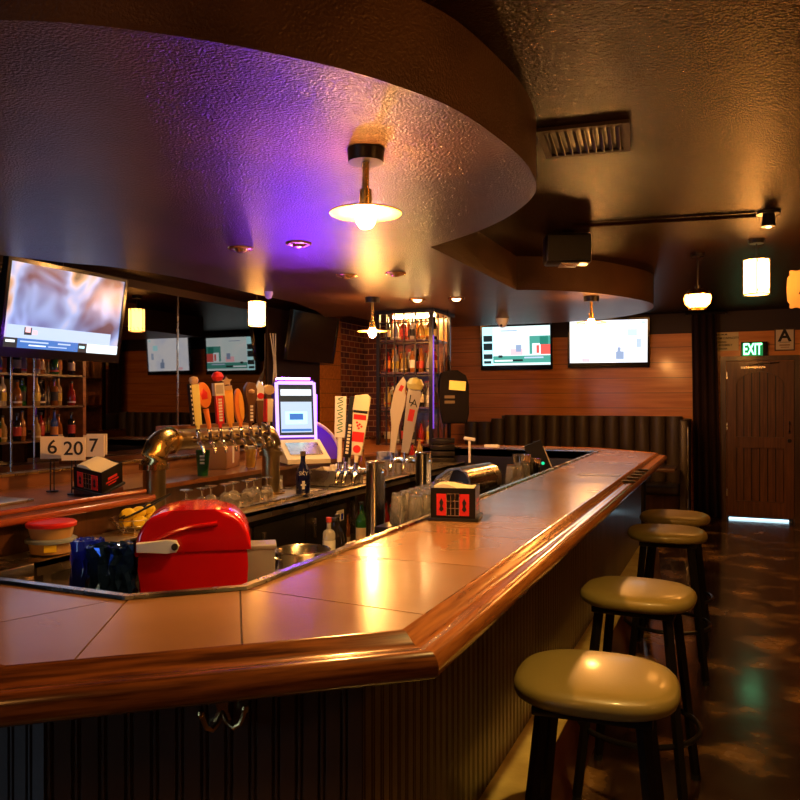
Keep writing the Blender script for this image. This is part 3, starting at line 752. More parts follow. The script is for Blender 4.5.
hm = {k: mat('handle_'+k, v, .35, coat=.4) for k, v in dict(straw=(.85,.75,.25), orange=(.85,.24,.04), red=(.75,.03,.03), amber=(.9,.42,.06), brown=(.14,.06,.025), tan=(.6,.38,.2), cream=(.85,.74,.55), black=(.015,.015,.015), white=(.85,.82,.78), grey=(.5,.45,.42), green=(.03,.25,.1)).items()}
def flat(mm, outl, th=.018): mm.prism(outl, -th/2, th/2, Matrix.Rotation(PI/2, 4, 'X'), bev=.003)
def tap(parent, y, tilt, fn, x0=.055, z0=zt, rz=R(62)):
    f = M(); f.cyl((x0-.01,y,z0), (x0+.035,y,z0), .017, seg=14); f.cyl((x0+.03,y,z0-.02), (x0+.03,y,z0+.03), .013, seg=12)
    f.tube([(x0+.03,y,z0-.01),(x0+.055,y,z0-.03),(x0+.065,y,z0-.055),(x0+.068,y,z0-.075)], [.012,.011,.009,.008], 10)
    f.lathe([(.010,.03),(.014,.035),(.014,.045),(.008,.055),(.006,.06)], (x0+.03,y,z0), 12)
    fo = f.build('faucet', 'chrome', parent)
    mm = M(); mats = fn(mm)
    h = mm.build('tap_handle', mats, fo, loc=(x0+.03, y, z0+.055), rot=(0, 0, 0))
    h.rotation_euler = Euler((0, tilt, rz), 'XYZ'); h.scale = (1.25, 1.25, 1.05)
    # handle faces local -Y; turned so it faces +X
    return fo
def stem(mm): mm.cyl((0,0,0), (0,0,.03), .007, .010, 10)
def h_film(mm):
    stem(mm); flat(mm, [(-.016,.02),(.016,.02),(.018,.22),(-.018,.22)])
    mm.mi = 1; mm.b2(-.026,-.016,-.011,.011,.02,.225)
    mm.mi = 2
    for i in range(9): mm.b2(-.0235,-.0185,-.0125,-.0115,.03+i*.022,.04+i*.022)
    mm.mi = 3; mm.lathe([(0,-.02),(.014,-.018),(.02,0),(.016,.014),(0,.02)], (0,0,.24), 14)
    return [hm['straw'], hm['black'], hm['white'], hm['tan']]
def h_paddle(mm):
    stem(mm); mm.tube([(0,0,.0),(0,0,.10)], [.009,.012], 10)
    flat(mm, [(.018*math.cos(a)*1.7, .17+.065*math.sin(a)) for a in [2*PI*i/20 for i in range(20)]], .022)
    mm.mi = 1; flat(mm, [(-.012,.15),(.012,.15),(.016,.18),(0,.205),(-.016,.18)], .025); return [hm['orange'], hm['red']]
def h_red(mm):
    stem(mm); flat(mm, [(-.016,.02),(.016,.02),(.018,.18),(-.018,.18)], .022)
    mm.lathe([(0,-.026),(.018,-.02),(.027,0),(.018,.02),(0,.027)], (0,0,.262), 18)
    mm.mi = 1; mm.b2(-.022,.022,-.014,.014,.165,.23)
    mm.mi = 2; mm.b2(-.016,.016,-.0152,-.014,.175,.22)
    mm.mi = 3
    for i in range(8): mm.b2(-.008,.008,-.0125,-.0112,.035+i*.015,.045+i*.015)
    return [hm['red'], hm['white'], hm['grey'], hm['white']]
def h_star(mm):
    stem(mm); flat(mm, [(-.015,.02),(.015,.02),(.022,.20),(-.022,.20)], .02)
    mm.mi = 1; flat(mm, [((.026 if i % 2 == 0 else .011)*math.sin(2*PI*i/10), .24+(.026 if i % 2 == 0 else .011)*math.cos(2*PI*i/10)) for i in range(10)], .012)
    mm.b2(-.018,.018,-.012,.012,.195,.218); return [hm['amber'], hm['tan']]
def h_surf(mm):
    stem(mm); flat(mm, [(.022*math.cos(a), .11+.095*math.sin(a)) for a in [2*PI*i/24 for i in range(24)]], .018)
    mm.mi = 1; mm.prism([(.008+.012*math.cos(a), .11+.075*math.sin(a)) for a in [2*PI*i/20 for i in range(20)]], .0, .012, Matrix.Rotation(PI/2, 4, 'X')); return [hm['orange'], hm['amber']]
def h_brown(mm):
    stem(mm); flat(mm, [(-.014,.02),(.014,.02),(.016,.13),(.028,.15),(.03,.20),(.018,.235),(-.014,.24),(-.03,.21),(-.028,.16),(-.016,.13)], .026)
    mm.mi = 1
    for i in range(5): mm.b2(-.007,.007,-.0145,-.0132,.03+i*.018,.042+i*.018)
    mm.mi = 2; mm.lathe([(0,-.016),(.016,-.01),(.018,.004),(0,.018)], (0,-.006,.19), 12); return [hm['brown'], hm['white'], hm['tan']]
def h_badge(mm):
    stem(mm); flat(mm, [(-.013,.02),(.013,.02),(.018,.14),(-.018,.14)], .02)
    mm.mi = 1; flat(mm, [(-.018,.14),(.018,.14),(.02,.2),(.012,.245),(.004,.225),(-.004,.25),(-.012,.225),(-.02,.2)], .018)
    mm.mi = 2; mm.cyl((0,-.014,.165), (0,.0,.165), .017, seg=18); return [hm['brown'], hm['white'], hm['red']]
def h_barrel(mm):
    stem(mm); flat(mm, [(-.016,.02),(.016,.02),(.020,.15),(-.020,.15)], .026)
    mm.mi = 1; mm.cyl((0,-.013,.20), (0,.013,.20), .028, seg=22); mm.mi = 2; mm.b2(-.012,.012,-.008,.008,.15,.175); mm.mi = 3; mm.b2(-.0205,-.012,-.0138,.013,.02,.15)
    return [hm['cream'], hm['tan'], hm['brown'], hm['red']]
for i, fn in enumerate([h_film, h_paddle, h_red, h_star, h_surf, h_brown, h_badge, h_barrel]):
    tap(t, -.29+i*.093, [-.10,-.20,-.06,-.10,-.10,0,0,.0][i], fn)

# chrome towers standing on the under-bar shelf
def bigtower(label, x, y, h, handles):
    t = thing('chrome_tap_tower', label, 'beer tap', (x, y, .82), 0, 'chrome tap towers')
    M().cyl((0,0,0), (0,0,.015), .07, seg=28).build('flange', 'chrome', t)
    M().lathe([(.044,.0),(.044,h-.015),(.046,h-.012),(.046,h-.002),(.043,h),(0,h)], seg=28).build('column', 'chrome', t, ang=40)
    M().cyl((-.19,0,h-.05), (.05,0,h-.05), .017, seg=16).build('crossbar', 'chrome', t)
    for (dx, tilt, fn) in handles:
        f = M(); z = h-.05
        f.cyl((dx,.0,z), (dx,-.06,z), .015, seg=12).tube([(dx,-.05,z),(dx,-.075,z-.03),(dx,-.08,z-.06)], [.012,.010,.008], 8).cyl((dx,-.05,z-.01), (dx,-.05,z+.045), .011, seg=12)
        fo = f.build('faucet', 'chrome', t); mm = M(); mats = fn(mm)
        q_ = mm.build('tap_handle', mats, fo, loc=(dx,-.05,z+.045), rot=(0, tilt, R(18))); q_.scale = (1.12, 1, 1.12)
    return t
def c_script(mm):
    stem(mm); flat(mm, [(-.022,.10),(.022,.10),(.026,.27),(-.022,.27)], .02); mm.cyl((0,0,.0),(0,0,.1), .01, seg=10); mm.mi = 1
    for i in range(5):
        z = .12+i*.03; mm.tube(spline([(-.012,-.011,z),(.012,-.011,z+.008),(-.008,-.011,z+.018),(.012,-.011,z+.026)],4), .002, 5)
    return [hm['white'], hm['green']]
def c_black(mm):
    stem(mm); flat(mm, [(-.016,.02),(.016,.02),(.02,.27),(-.016,.27)], .026); mm.mi = 1
    for i in range(9): mm.b2(-.006,.006,-.0145,-.0132,.035+i*.014,.044+i*.014)
    return [hm['black'], hm['cream']]
def c_red(mm):
    stem(mm); flat(mm, [(-.022,.03),(.022,.03),(.030,.20),(.034,.215),(.036,.27),(.02,.282),(-.03,.272),(-.034,.215),(-.028,.20)], .022)
    mm.mi = 1; mm.b2(-.026,.026,-.0125,-.0112,.175,.196).b2(-.024,.024,-.0125,-.0112,.085,.125); mm.cyl((0,-.0125,.055),(0,-.01,.055), .016, seg=18)
    for (x, z) in ((-.010,.163),(.002,.156),(.010,.148),(.0,.140),(-.006,.150)): mm.box((x,-.012,z), (.008,.0015,.008), rot=(0,.7,0))
    mm.mi = 2; mm.b2(-.03,.03,-.0125,.012,.202,.213)
    return [hm['cream'], hm['red'], hm['black']]
def c_bat(mm):
    stem(mm); flat(mm, [(-.014,.0),(.012,.0),(.014,.14),(.034,.24),(.034,.29),(.022,.31),(.026,.36),(.008,.385),(-.006,.36),(-.018,.34),(-.030,.29),(-.036,.20),(-.018,.13)], .03)
    mm.mi = 1; mm.box((.006,-.016,.325), (.018,.003,.03), rot=(0,.3,0)); return [hm['cream'], hm['red']]
def c_la(mm):
    stem(mm); flat(mm, [(-.018,.0),(.018,.0),(.026,.10),(.040,.30),(.030,.32),(-.030,.32),(-.032,.28),(-.022,.10)], .024)
    mm.mi = 1; text(mm, 'L', .060, plane_mt((-.006,-.0135,.268))); text(mm, 'A', .055, plane_mt((.010,-.0138,.250)))
    mm.mi = 2; mm.box((.004,-.0125,.19), (.028,.0015,.06), rot=(0,.06,0))
    mm.mi = 3; mm.lathe([(0,-.03),(.036,-.024),(.044,0),(.030,.028),(0,.036)], (0,0,.345), 16)
    return [hm['grey'], hm['black'], hm['red'], hm['straw']]
bigtower('chrome cylinder tap tower with script, black and red-and-cream handles', -1.50, 3.19, .43, [(-.160,.02,c_script), (-.125,.12,c_black), (-.075,.10,c_red)])
bigtower('chrome cylinder tap tower with a bat shaped and a lettered grey handle', -1.585, 4.0, .42, [(-.165,.12,c_bat), (-.09,.15,c_la)])

# ============================================================ TOUCHSCREEN GAME MACHINE
t = thing('touchscreen_machine', 'countertop touchscreen machine with glowing violet frame and sloping console', 'game machine', (-2.83, 4.72, 1.10), R(46))
# local: faces -Y, x to the right
th = R(-7)
m = M().prism([(-.15,.0),(.15,.0),(.15,.55),(.135,.58),(-.135,.58),(-.15,.55)], -.10, .0, Matrix.Rotation(th, 4, 'X') @ Matrix.Rotation(PI/2, 4, 'X')); m.build('housing', 'purplepaint', t)
mt = Matrix.Rotation(th, 4, 'X')
def pl(x0, x1, z0, z1, y, mm):
    mm.quad(*[mt @ Vector(p) for p in ((x0,y,z0),(x1,y,z0),(x1,y,z1),(x0,y,z1))])
m = M()
def bar_(x0, x1, z0, z1):
    t2 = bmesh.new(); bmesh.ops.create_cube(t2, size=1)
    m._merge(t2, mt @ Matrix.Translation(((x0+x1)/2, -.005, (z0+z1)/2)) @ Matrix.Diagonal((x1-x0, .012, z1-z0, 1)))
bar_(-.150,-.128,.02,.56); bar_(.130,.148,.14,.56); bar_(-.13,.13,.545,.568); bar_(-.13,.13,.165,.178)
m.build('light_frame', 'purplewhite', t)
m = M(); mats = [s_dark, s_white, s_pale, s_cyan, s_blue]
pl(-.128,.130,.178,.545,-.001,m); m.mi = 1; pl(-.11,.115,.465,.51,-.003,m); m.mi = 2; pl(-.112,.115,.20,.42,-.003,m); m.mi = 3; pl(-.08,.08,.26,.35,-.004,m); m.mi = 4; pl(-.05,.05,.29,.335,-.005,m); pl(-.11,.11,.208,.225,-.0045,m)
m.build('screen', mats, t)
M().prism([(-.02,.0),(-.30,.0),(-.30,.03),(-.04,.15),(-.02,.15)], -.15, .15, Matrix(((0,0,1,0),(1,0,0,0),(0,1,0,0),(0,0,0,1)))).build('console', 'cream', t)
M().box((0,-.17,.0945), (.23,.17,.005), rot=(R(24.8),0,0)).build('keypad_plate', 'steel', t)
m = M(); t2 = bmesh.new(); bmesh.ops.create_cube(t2, size=1)
m._merge(t2, mt @ Matrix.Translation((0, .06, .585)) @ Matrix.Diagonal((.24,.05,.03,1))); m.build('rear_glow', 'purple', t)
M().box((.155,.075,.30), (.008,.04,.34)).build('hood_fill_glow', emi('violet_hood_fill', (.25,.04,1), 14), t)  # hidden glowing strip added to light the hood beside the machine
# purple lit curved hood
t = thing('violet_hood', 'rounded violet lit plastic hood right of the touchscreen machine', 'machine cover', (-2.95, 5.12, 1.085), R(48))
m = M().prism([(-.16,0)]+[(-.16+.34*math.sin(a), .30*math.cos(a)) for a in [PI/2*i/12 for i in range(13)]], -.02, .14, Matrix.Rotation(PI/2, 4, 'X')); m.build('shell', 'purplepaint', t)
m = M().tube([(-.16+.345*math.sin(PI/2*i/12), -.145, .305*math.cos(PI/2*i/12)) for i in range(13)], .012, 8); m.build('rim', 'cream', t)

# steel box in front of machine
t = thing('steel_bin', 'open shallow steel bin of crushed napkins beside the dark blue bottle', 'bin', (-2.56, 4.78, .936))
M().b2(-.14,.14,-.16,-.15,0,.11).b2(-.14,.14,.15,.16,0,.11).b2(-.14,-.13,-.15,.15,0,.11).b2(.13,.14,-.15,.15,0,.11).b2(-.14,.14,-.16,.16,0,.005).build('bin_body', 'steel', t)
m = M()
for i in range(26): m.box((rnd.uniform(-.11,.11), rnd.uniform(-.13,.13), .085+rnd.uniform(0,.03)), (.045,.04,.02), rot=(rnd.random()*3, rnd.random()*3, rnd.random()*3), bev=.004)
o = m.build('crumpled_paper', 'paper', t)

# dark blue bottle
t = thing('liqueur_bottle', 'dark blue liqueur bottle with white print standing on the steel worktop', 'bottle', (-2.42, 4.10, .936))
M().lathe([(0,0),(.040,0),(.044,.006),(.044,.13),(.038,.165),(.020,.20),(.015,.215),(.015,.25),(0,.25)], seg=24).build('glass_body', mat('navy_glass', (.006,.008,.05), .08, coat=.6), t, ang=45)
M().cyl((0,0,.25),(0,0,.28), .017, seg=16).build('cap', 'goldtrim', t)
m = M(); text(m, 'SKY', .034, plane_mt((.0,-.046,.145), 0)); o = m.build('bottle_print', 'white', t); o.rotation_euler.z = R(34)
m = M(); m.b2(-.008,.008,-.0465,-.0455,.05,.10).b2(-.016,.016,-.0465,-.0455,.07,.08); o = m.build('bottle_print', 'white', t); o.rotation_euler.z = R(34)

t = thing('candle_glass', 'small glass tumbler holding a white candle beside the brass tower', 'candle', (-2.50, 4.28-.22, .956))
t.location = (-2.66, 4.20, .956)
M().lathe([(0,0),(.028,0),(.030,.09),(.027,.09),(.026,.006),(0,.006)], seg=18).build('tumbler', 'glass', t)
M().cyl((0,0,.008), (0,0,.06), .024, seg=16).build('wax', 'white', t)

# upturned goblets on the drip tray
def goblet(label, loc):
    o = thing('goblet', label, 'glass', loc, 0, 'upturned goblets on the drip tray')
    M().lathe([(.030,0),(.036,.03),(.036,.055),(.024,.078),(.006,.088),(.005,.118),(.012,.124),(.032,.128),(.032,.131),(0,.131)], seg=20).lathe([(.0275,.001),(.0335,.03),(.0335,.054),(.022,.075),(0,.082)], seg=20).build('bowl_and_stem', 'glass', o, ang=50)
    return o
g0 = goblet('upturned goblet nearest the left brass column', (-2.47, 3.06, .956))
for i in range(1, 8):
    dup(g0, (-2.47+(i % 2)*.02, 3.06+i*.098, .956), 0, f'upturned goblet on the drip tray, {ORD[i]} from the left brass column')
def pint(label, loc, liquid):
    o = thing('pint_glass', label, 'glass', loc)
    M().lathe([(0,0),(.030,0),(.042,.15),(.0395,.15),(.028,.008),(0,.008)], seg=24).build('tumbler', 'clearglass' if liquid else 'greenglass', o)
    if liquid:
        M().lathe([(0,.010),(.0275,.010),(.0375,.128),(0,.128)], seg=24).build('beer', mat('lager', (.95,.50,.05), .3, emit=(1,.45,.05), es=0), o)
        M().lathe([(0,.128),(.0375,.128),(.0390,.146),(0,.146)], seg=24).build('foam', 'cream', o)
    else:
        m = M()
        for k in range(3): m.b2(-.015,.012,-.0395,-.0385,.07+k*.02,.082+k*.02)
        q = m.build('print', 'white', o); q.rotation_euler.z = R(34)
    return o
pint('pint glass of golden beer on the back counter under the brass tower', (-2.85, 4.17, 1.086), True)
pint('green pint glass with white print under the brass tower', (-2.85, 3.68, 1.086), False)
t = thing('cardboard_box', 'orange-brown box on the back counter behind the beer glass', 'box', (-3.10, 4.18, 1.086), R(20))
M().b2(-.09,.09,-.16,.16,0,.17, bev=.004).build('carton', 'orangebox', t); M().b2(-.091,.091,-.02,.02,.03,.1715).build('tape', 'tape' if 'tape' in K else 'cream', t)

# ============================================================ FRONT LEFT ITEMS
t = thing('red_bin', 'large glossy red arched plastic bin with lid behind the bar', 'bin', (-1.60, 2.03, .82), R(35))
t.scale = (.90, .85, 1)
def arch(w, h, k=.52, n=16):
    pts = [(-w/2*.96, 0), (w/2*.96, 0)]
    for i in range(n+1):
        a = PI*i/n; ex = .72
        pts.append((w/2*math.copysign(abs(math.cos(a))**ex, math.cos(a)), h*k+h*(1-k)*abs(math.sin(a))**.9))
    return pts
M().prism(arch(.37, .36), -.135, .135, Matrix.Rotation(PI/2, 4, 'X'), bev=.025).build('bin_body', 'red', t, ang=50)
pts = [(x*1.0, z) for x, z in arch(.385, .345) if z > .2]
m = M(); 
lid = [( .195,.24)]+[(.195*math.copysign(abs(math.cos(PI*i/16))**.62, math.cos(PI*i/16)), .24+.13*abs(math.sin(PI*i/16))**.9) for i in range(17)]+[(-.195,.24)]
m.prism(lid, -.142, .142, Matrix.Rotation(PI/2, 4, 'X'), bev=.018)
m.build('lid', 'red', t, ang=50)
m = M(); m.tube(spline([(-.19,-.148,.235),(-.12,-.152,.285),(-.02,-.152,.315),(.08,-.150,.325)], 5), .007, 8); m.build('lid_ridge', 'red', t)
m = M(); o_ = [(.075*math.cos(a)+(.0), .018*math.sin(a)) for a in [2*PI*i/20 for i in range(20)]]
m.prism([(-.10,-.014),(.0,-.020),(.03,-.018),(.04,0),(.03,.018),(.0,.020),(-.10,.014)], -.012, .012, Matrix.Translation((-.085,-.165,.262)) @ Matrix.Rotation(PI/2, 4, 'X'), bev=.003)
h_ = m.build('handle', 'white', t); m = M(); m.cyl((-.060,-.182,.262), (-.060,-.172,.262), .011, seg=16); m.build('hinge_pin', 'steel', h_)

def crumple(w, d, h, seed, amp=.02, seg=9):
    t2 = bmesh.new(); bmesh.ops.create_grid(t2, x_segments=1, y_segments=1, size=1); t2.clear()
    bmesh.ops.create_cube(t2, size=1); bmesh.ops.subdivide_edges(t2, edges=t2.edges[:], cuts=seg, use_grid_fill=True)
    r2 = random.Random(seed)
    for v in t2.verts:
        k = 1-.35*max(0, (v.co.z))**2*(1.0)
        v.co = Vector((v.co.x*w, v.co.y*d*k, (v.co.z+.5)*h))
        if v.co.z > .005: v.co += Vector((r2.uniform(-amp, amp), r2.uniform(-amp, amp), r2.uniform(-amp, amp)*.6))
    return t2
m = M(); m._merge(crumple(.085, .09, .27, 3, .006), Matrix())
tag(m.build('blue_bag', 'bluebag', loc=(-1.85, 1.82, .822), rot=(0,0,R(35)), ang=25), 'upright bright blue bag left of the crumpled foil bag', 'bag')
m = M(); m._merge(crumple(.125, .10, .265, 5, .010), Matrix())
tag(m.build('foil_bag', 'navyfoil', loc=(-1.745, 1.81, .822), rot=(0,0,R(35)), ang=15), 'crumpled shiny navy foil bag touching the red bin', 'bag')

# plastic tubs on drainboard
t = thing('food_container', 'clear plastic tub with red lid on top of another tub', 'container', (-2.425, 2.20, .998))
M().lathe([(0,0),(.075,0),(.085,.045),(.088,.047)], seg=28).build('tub', mat('amber_tub', (.62,.38,.16), .2, trans=.2), t)
M().lathe([(.092,.044),(.093,.056),(.085,.062),(0,.062)], seg=28).build('lid', 'redpaint', t)
t = thing('food_container', 'clear plastic tub with blue-grey lid, lower of the stacked pair', 'container', (-2.425, 2.20, .941))
M().lathe([(0,0),(.075,0),(.086,.044),(.088,.046)], seg=28).build('tub', bpy.data.materials['amber_tub'], t)
M().lathe([(.094,.042),(.094,.052),(.085,.056),(0,.056)], seg=28).build('lid', mat('bluegrey_lid', (.25,.32,.4), .3), t)
q = M().b2(-.022,.022,-.0865,-.085,.012,.038).build('sticker', 'yellow', t); q.rotation_euler.z = R(45)

# lemon basket
t = thing('wire_basket', 'wire basket holding yellow lemons and tongs beside the brass column', 'basket', (-2.425, 2.68, .95))
m = M()
for k, z in enumerate((.004,.03,.06)):
    rr_ = .07+.025*k; m.tube([(rr_*math.cos(2*PI*i/24)*.9, rr_*math.sin(2*PI*i/24)*1.2, z) for i in range(24)], .0025, 5, True)
for i in range(14):
    a = 2*PI*i/14; m.tube([(.07*math.cos(a)*.9,.07*math.sin(a)*1.2,.004),(.12*math.cos(a)*.9,.12*math.sin(a)*1.2,.062)], .002, 5)
m.build('wire_frame', 'steel', t)
LM = [(0,-.036),(.010,-.033),(.024,-.02),(.028,0),(.024,.02),(.010,.033),(0,.037)]
lem = [(-.03,-.05,.04),(.03,-.03,.04),(-.03,.02,.045),(.03,.045,.042),(.0,-.005,.078),(.005,.06,.082),(-.005,-.065,.078)]
lm0 = None
for i, (x, y, z) in enumerate(lem):
    lbl = f'yellow lemon in the wire basket, {["nearest on the left","nearest on the right","middle left","farther right","topmost in the middle","topmost at the far end","topmost at the near end"][i]}'
    if lm0 is None:
        lm0 = tag(M().lathe(LM, seg=16).build('lemon', 'yellow', loc=(-2.425+x, 2.68+y, .95+z), rot=(1.3,0,.4)), lbl, 'lemon', 'lemons in the wire basket')
    else:
        q = dup(lm0, (-2.425+x, 2.68+y, .95+z), rnd.random()*3, lbl)
t = thing('tongs', 'long metal tongs leaning across the lemon basket', 'tongs', (-2.41, 2.70, 1.04))
for s_ in (-1, 1):
    M().tube([(s_*.002,.17,.05),(s_*.012,.05,.02),(s_*.014,-.10,-.012),(s_*.008,-.14,-.02)], .005, 6).build('arm', 'blackmetal', t)
# copper/brass tray under basket front
tag(M().b2(-.10,.10,-.24,.28,0,.012,bev=.004).build('serving_tray', 'worktop', loc=(-2.42, 2.56, .937)), 'flat brass coloured tray left of the lemon basket', 'tray')

# napkin dispensers
def napkin(label, loc, rz, rx=0, lid=True):
    t = thing('napkin_holder', label, 'napkin holder', loc, 0, 'red and black napkin holders', (rx, 0, rz))
    w, d, h = .17, .17, .122
    M().b2(-w/2-.012,w/2+.012,-d/2-.008,d/2+.008,0,.012,bev=.002).build('base', 'black', t)
    M().b2(-w/2,w/2,-d/2,-d/2+.006,.012,h+.004).b2(-w/2,w/2,d/2-.006,d/2,.012,h+.004).b2(-w/2,-w/2+.006,-d/2,d/2,.012,h+.004).b2(w/2-.006,w/2,-d/2,d/2,.012,h+.004).b2(-w/2+.006,w/2-.006,-d/2+.006,d/2-.006,.012,h-.02).build('case', 'blackmetal', t)
    m = M()
    def face(mm, sg):
        mm.mi = 0
        for x0, x1 in ((-.062,-.025),(.025,.062)): mm.box((sg*(x0+x1)/2 if 0 else (x0+x1)/2, -d/2-.001, .063), (x1-x0,.003,.082))
        mm.mi = 1
        for i in range(4): mm.box((-.024+i*.016,-d/2-.0015,.063), (.0022,.004,.084))
        for i in range(4): mm.box((0,-d/2-.0015,.022+i*.0275), (.050,.004,.0022))
        mm.mi = 2
        for cx in (-.0435,.0435):
            mm.prism([(cx,.088),(cx+.008,.072),(cx+.004,.058),(cx+.009,.045),(cx,.036),(cx-.009,.045),(cx-.004,.058),(cx-.008,.072)], .0, .0012, Matrix.Translation((0,-d/2-.0025,0)) @ Matrix.Rotation(PI/2, 4, 'X'))
    face(m, 1); m.build('front_print', ['redpaint','steel','black'], t)
    m = M(); text(m, 'NAPKINS' if False else '~~~', .0001, Matrix()) if False else None
    m = M(); m.b2(w/2,w/2+.0012,-.05,.05,.05,.058).b2(w/2,w/2+.0012,-.035,.04,.066,.080).b2(w/2,w/2+.0012,-.03,.03,.036,.042); m.build('side_print', 'redpaint', t)
    m = M(); n = 8; top = []
    for j in range(2):
        for i in range(n+1):
            u = i/n; top.append(m.bm.verts.new((-w/2+.012+u*(w-.024), (-d/2+.012) if j == 0 else (d/2-.012), h+.006+.012*math.sin(u*5+.4)*(1-j*.5))))
    bot = [m.bm.verts.new((v.co.x, v.co.y, h-.02)) for v in top]
    for i in range(n):
        m._f([top[i], top[i+1], top[n+2+i], top[n+1+i]]); m._f([bot[i], bot[i+1], top[i+1], top[i]]); m._f([bot[n+1+i], bot[n+2+i], top[n+2+i], top[n+1+i]])
    m._f([bot[0], top[0], top[n+1], bot[n+1]]); m._f([bot[n], top[n], top[2*n+1], bot[2*n+1]])
    m.build('napkins', 'paper', t, ang=60)
    return t
napkin('red and black napkin holder with window pane print standing on the tiled bar', (-.985, 2.83, 1.07), R(12))
napkin('tilted red and black napkin holder on the back counter by the number signs', (-2.70, 2.72, 1.128), R(5), 0)
bpy.data.objects['napkin_holder.001'].rotation_euler = (R(15), R(10), R(8)); bpy.data.objects['napkin_holder.001'].scale = (.88,.88,.88)
tag(M().b2(-.10,.10,-.05,.05,0,.035,bev=.004).build('wooden_block', 'kick', loc=(-2.72, 2.74, 1.086), rot=(0,0,R(8))), 'dark red block propping up the tilted napkin holder', 'block')

# number signs
def numsign(label, num, loc, rz, second=None):
    t = thing('number_sign', label, 'number sign', loc, rz, 'table number signs on the back counter')
    M().cyl((0,0,0),(0,0,.006), .028, seg=16).cyl((-.008,0,0),(-.008,0,.165), .003, seg=6).cyl((.008,0,0),(.008,0,.165), .003, seg=6).build('stand', 'black', t)
    w = .105; m = M(); m.b2(-w/2,w/2,-.005,.005,.160,.268); m.build('card', 'cream', t)
    m = M(); text(m, num, .095 if len(num) < 2 else .09, plane_mt((0,-.0062,.214)), bold=.001); m.build('number', 'ink', t)
    return t
numsign('cream table number sign reading 6, partly behind the 20', '6', (-3.02, 2.745, 1.086), R(44))
numsign('cream table number sign reading 20', '20', (-2.84, 2.705, 1.086), R(33))
numsign('cream table number sign reading 7', '7', (-2.93, 2.92, 1.086), R(22))
numsign('cream table number sign reading 1, edge showing behind the 7', '1', (-3.03, 3.04, 1.086), R(22))

# tray and bucket right of red bin
t = thing('plastic_box', 'upright translucent plastic box right of the red bin', 'box', (-1.545, 2.30, .82), R(34))
M().b2(-.062,.062,-.05,.05,0,.20,bev=.006).build('box_body', mat('frosted_plastic', (.34,.32,.33), .35, trans=.3), t)
M().b2(-.067,.067,-.055,.055,.188,.203,bev=.004).build('rim', bpy.data.materials['frosted_plastic'], t)
t = thing('ice_bucket', 'wide shallow steel bucket behind the bar edge', 'bucket', (-1.46, 2.47, .82), R(20))
M().lathe([(0,0),(.085,0),(.10,.15),(.106,.155),(.102,.158),(.094,.15),(.08,.006),(0,.006)], seg=32).build('bucket_body', 'steel', t, ang=60)
M().tube([(.104*math.cos(a), .104*math.sin(a)*.2-.09, .15-.02*math.sin(a)) for a in [PI*i/12 for i in range(13)]], .004, 6).build('bail_handle', 'steel', t)

# bottles on the under shelf behind the bar (near the first chrome tower)
for i, (x, y, k, c, l, z) in enumerate([(-1.62,3.02,'round','dark','white',.82),(-1.66,3.12,'round','dark','cream',.82),(-1.60,2.93,'square','clear','white',.82),(-1.64,3.33,'tall','green','cream',.82)]):
    bottle(k, c, l, (x, y, z-.0), ['dark squat bottle with pale label left of the first chrome tower','dark bottle with cream label close behind the first chrome tower','clear square bottle left of the dark bottles behind the bar','green bottle right behind the first chrome tower'][i], 'bottles on the under-bar shelf', .72)
# glass cluster
tm0 = None; idx = 0
WH = ['nearest','second','third','fourth','fifth','sixth','seventh']
for r_i in range(2):
    for k in range(7):
        loc = (-1.22-r_i*.09, 3.00+k*.088+.02*r_i, 1.0)
        lbl = f'upturned tumbler on the under-bar shelf, {WH[k]} to the camera in the {"front" if r_i == 0 else "back"} row'
        if r_i == 1 and k == 1: pass
        if tm0 is None:
            tm0 = tag(M().lathe([(.038,0),(.040,.002),(.030,.125),(.026,.132),(0,.132)], seg=16).lathe([(.036,.001),(.027,.122),(0,.124)], seg=16).build('tumbler', 'glass', loc=loc, ang=50), lbl, 'glass', 'upturned tumblers behind the bar')
        else: dup(tm0, loc, 0, lbl)
tag(M().b2(-.14,.10,-.34,.38,-.16,0,bev=.006).build('glass_rack', 'blackmetal', loc=(-1.24, 3.26, .998)), 'dark rack carrying the upturned tumblers behind the bar', 'rack')
tag(M().b2(-.08,.08,-.22,.16,-.16,0,bev=.006).build('glass_rack', 'blackmetal', loc=(-1.24, 4.76, .998)), 'small dark rack carrying four tumblers before the shakers', 'rack')
# steel hooded dispenser
t = thing('hooded_dispenser', 'steel dispenser with rounded hood behind the napkin holder', 'dispenser', (-1.36, 4.15, .82), R(-8))
side = [(-.13,0),(.13,0),(.13,.24),(.09,.31),(.03,.335),(-.05,.32),(-.11,.27),(-.15,.20),(-.155,.16),(-.13,.17)]
M().prism([(-.15,0),(.10,0),(.10,.27),(.07,.315),(0,.335),(-.06,.20)], -.20, .20, Matrix(((1,0,0,0),(0,0,1,0),(0,1,0,0),(0,0,0,1))), bev=.006).build('dispenser_body', 'blackmetal', t, ang=40)
hood = [(.105,.22),(.105,.275),(.08,.322),(.03,.343),(-.03,.335),(-.10,.29),(-.16,.21),(-.155,.20),(-.10,.272),(-.03,.323),(.03,.332),(.072,.314),(.094,.272),(.094,.22)]
M().prism(hood, -.205, .205, Matrix(((1,0,0,0),(0,0,1,0),(0,1,0,0),(0,0,0,1)))).build('hood', 'steel', t, ang=50)

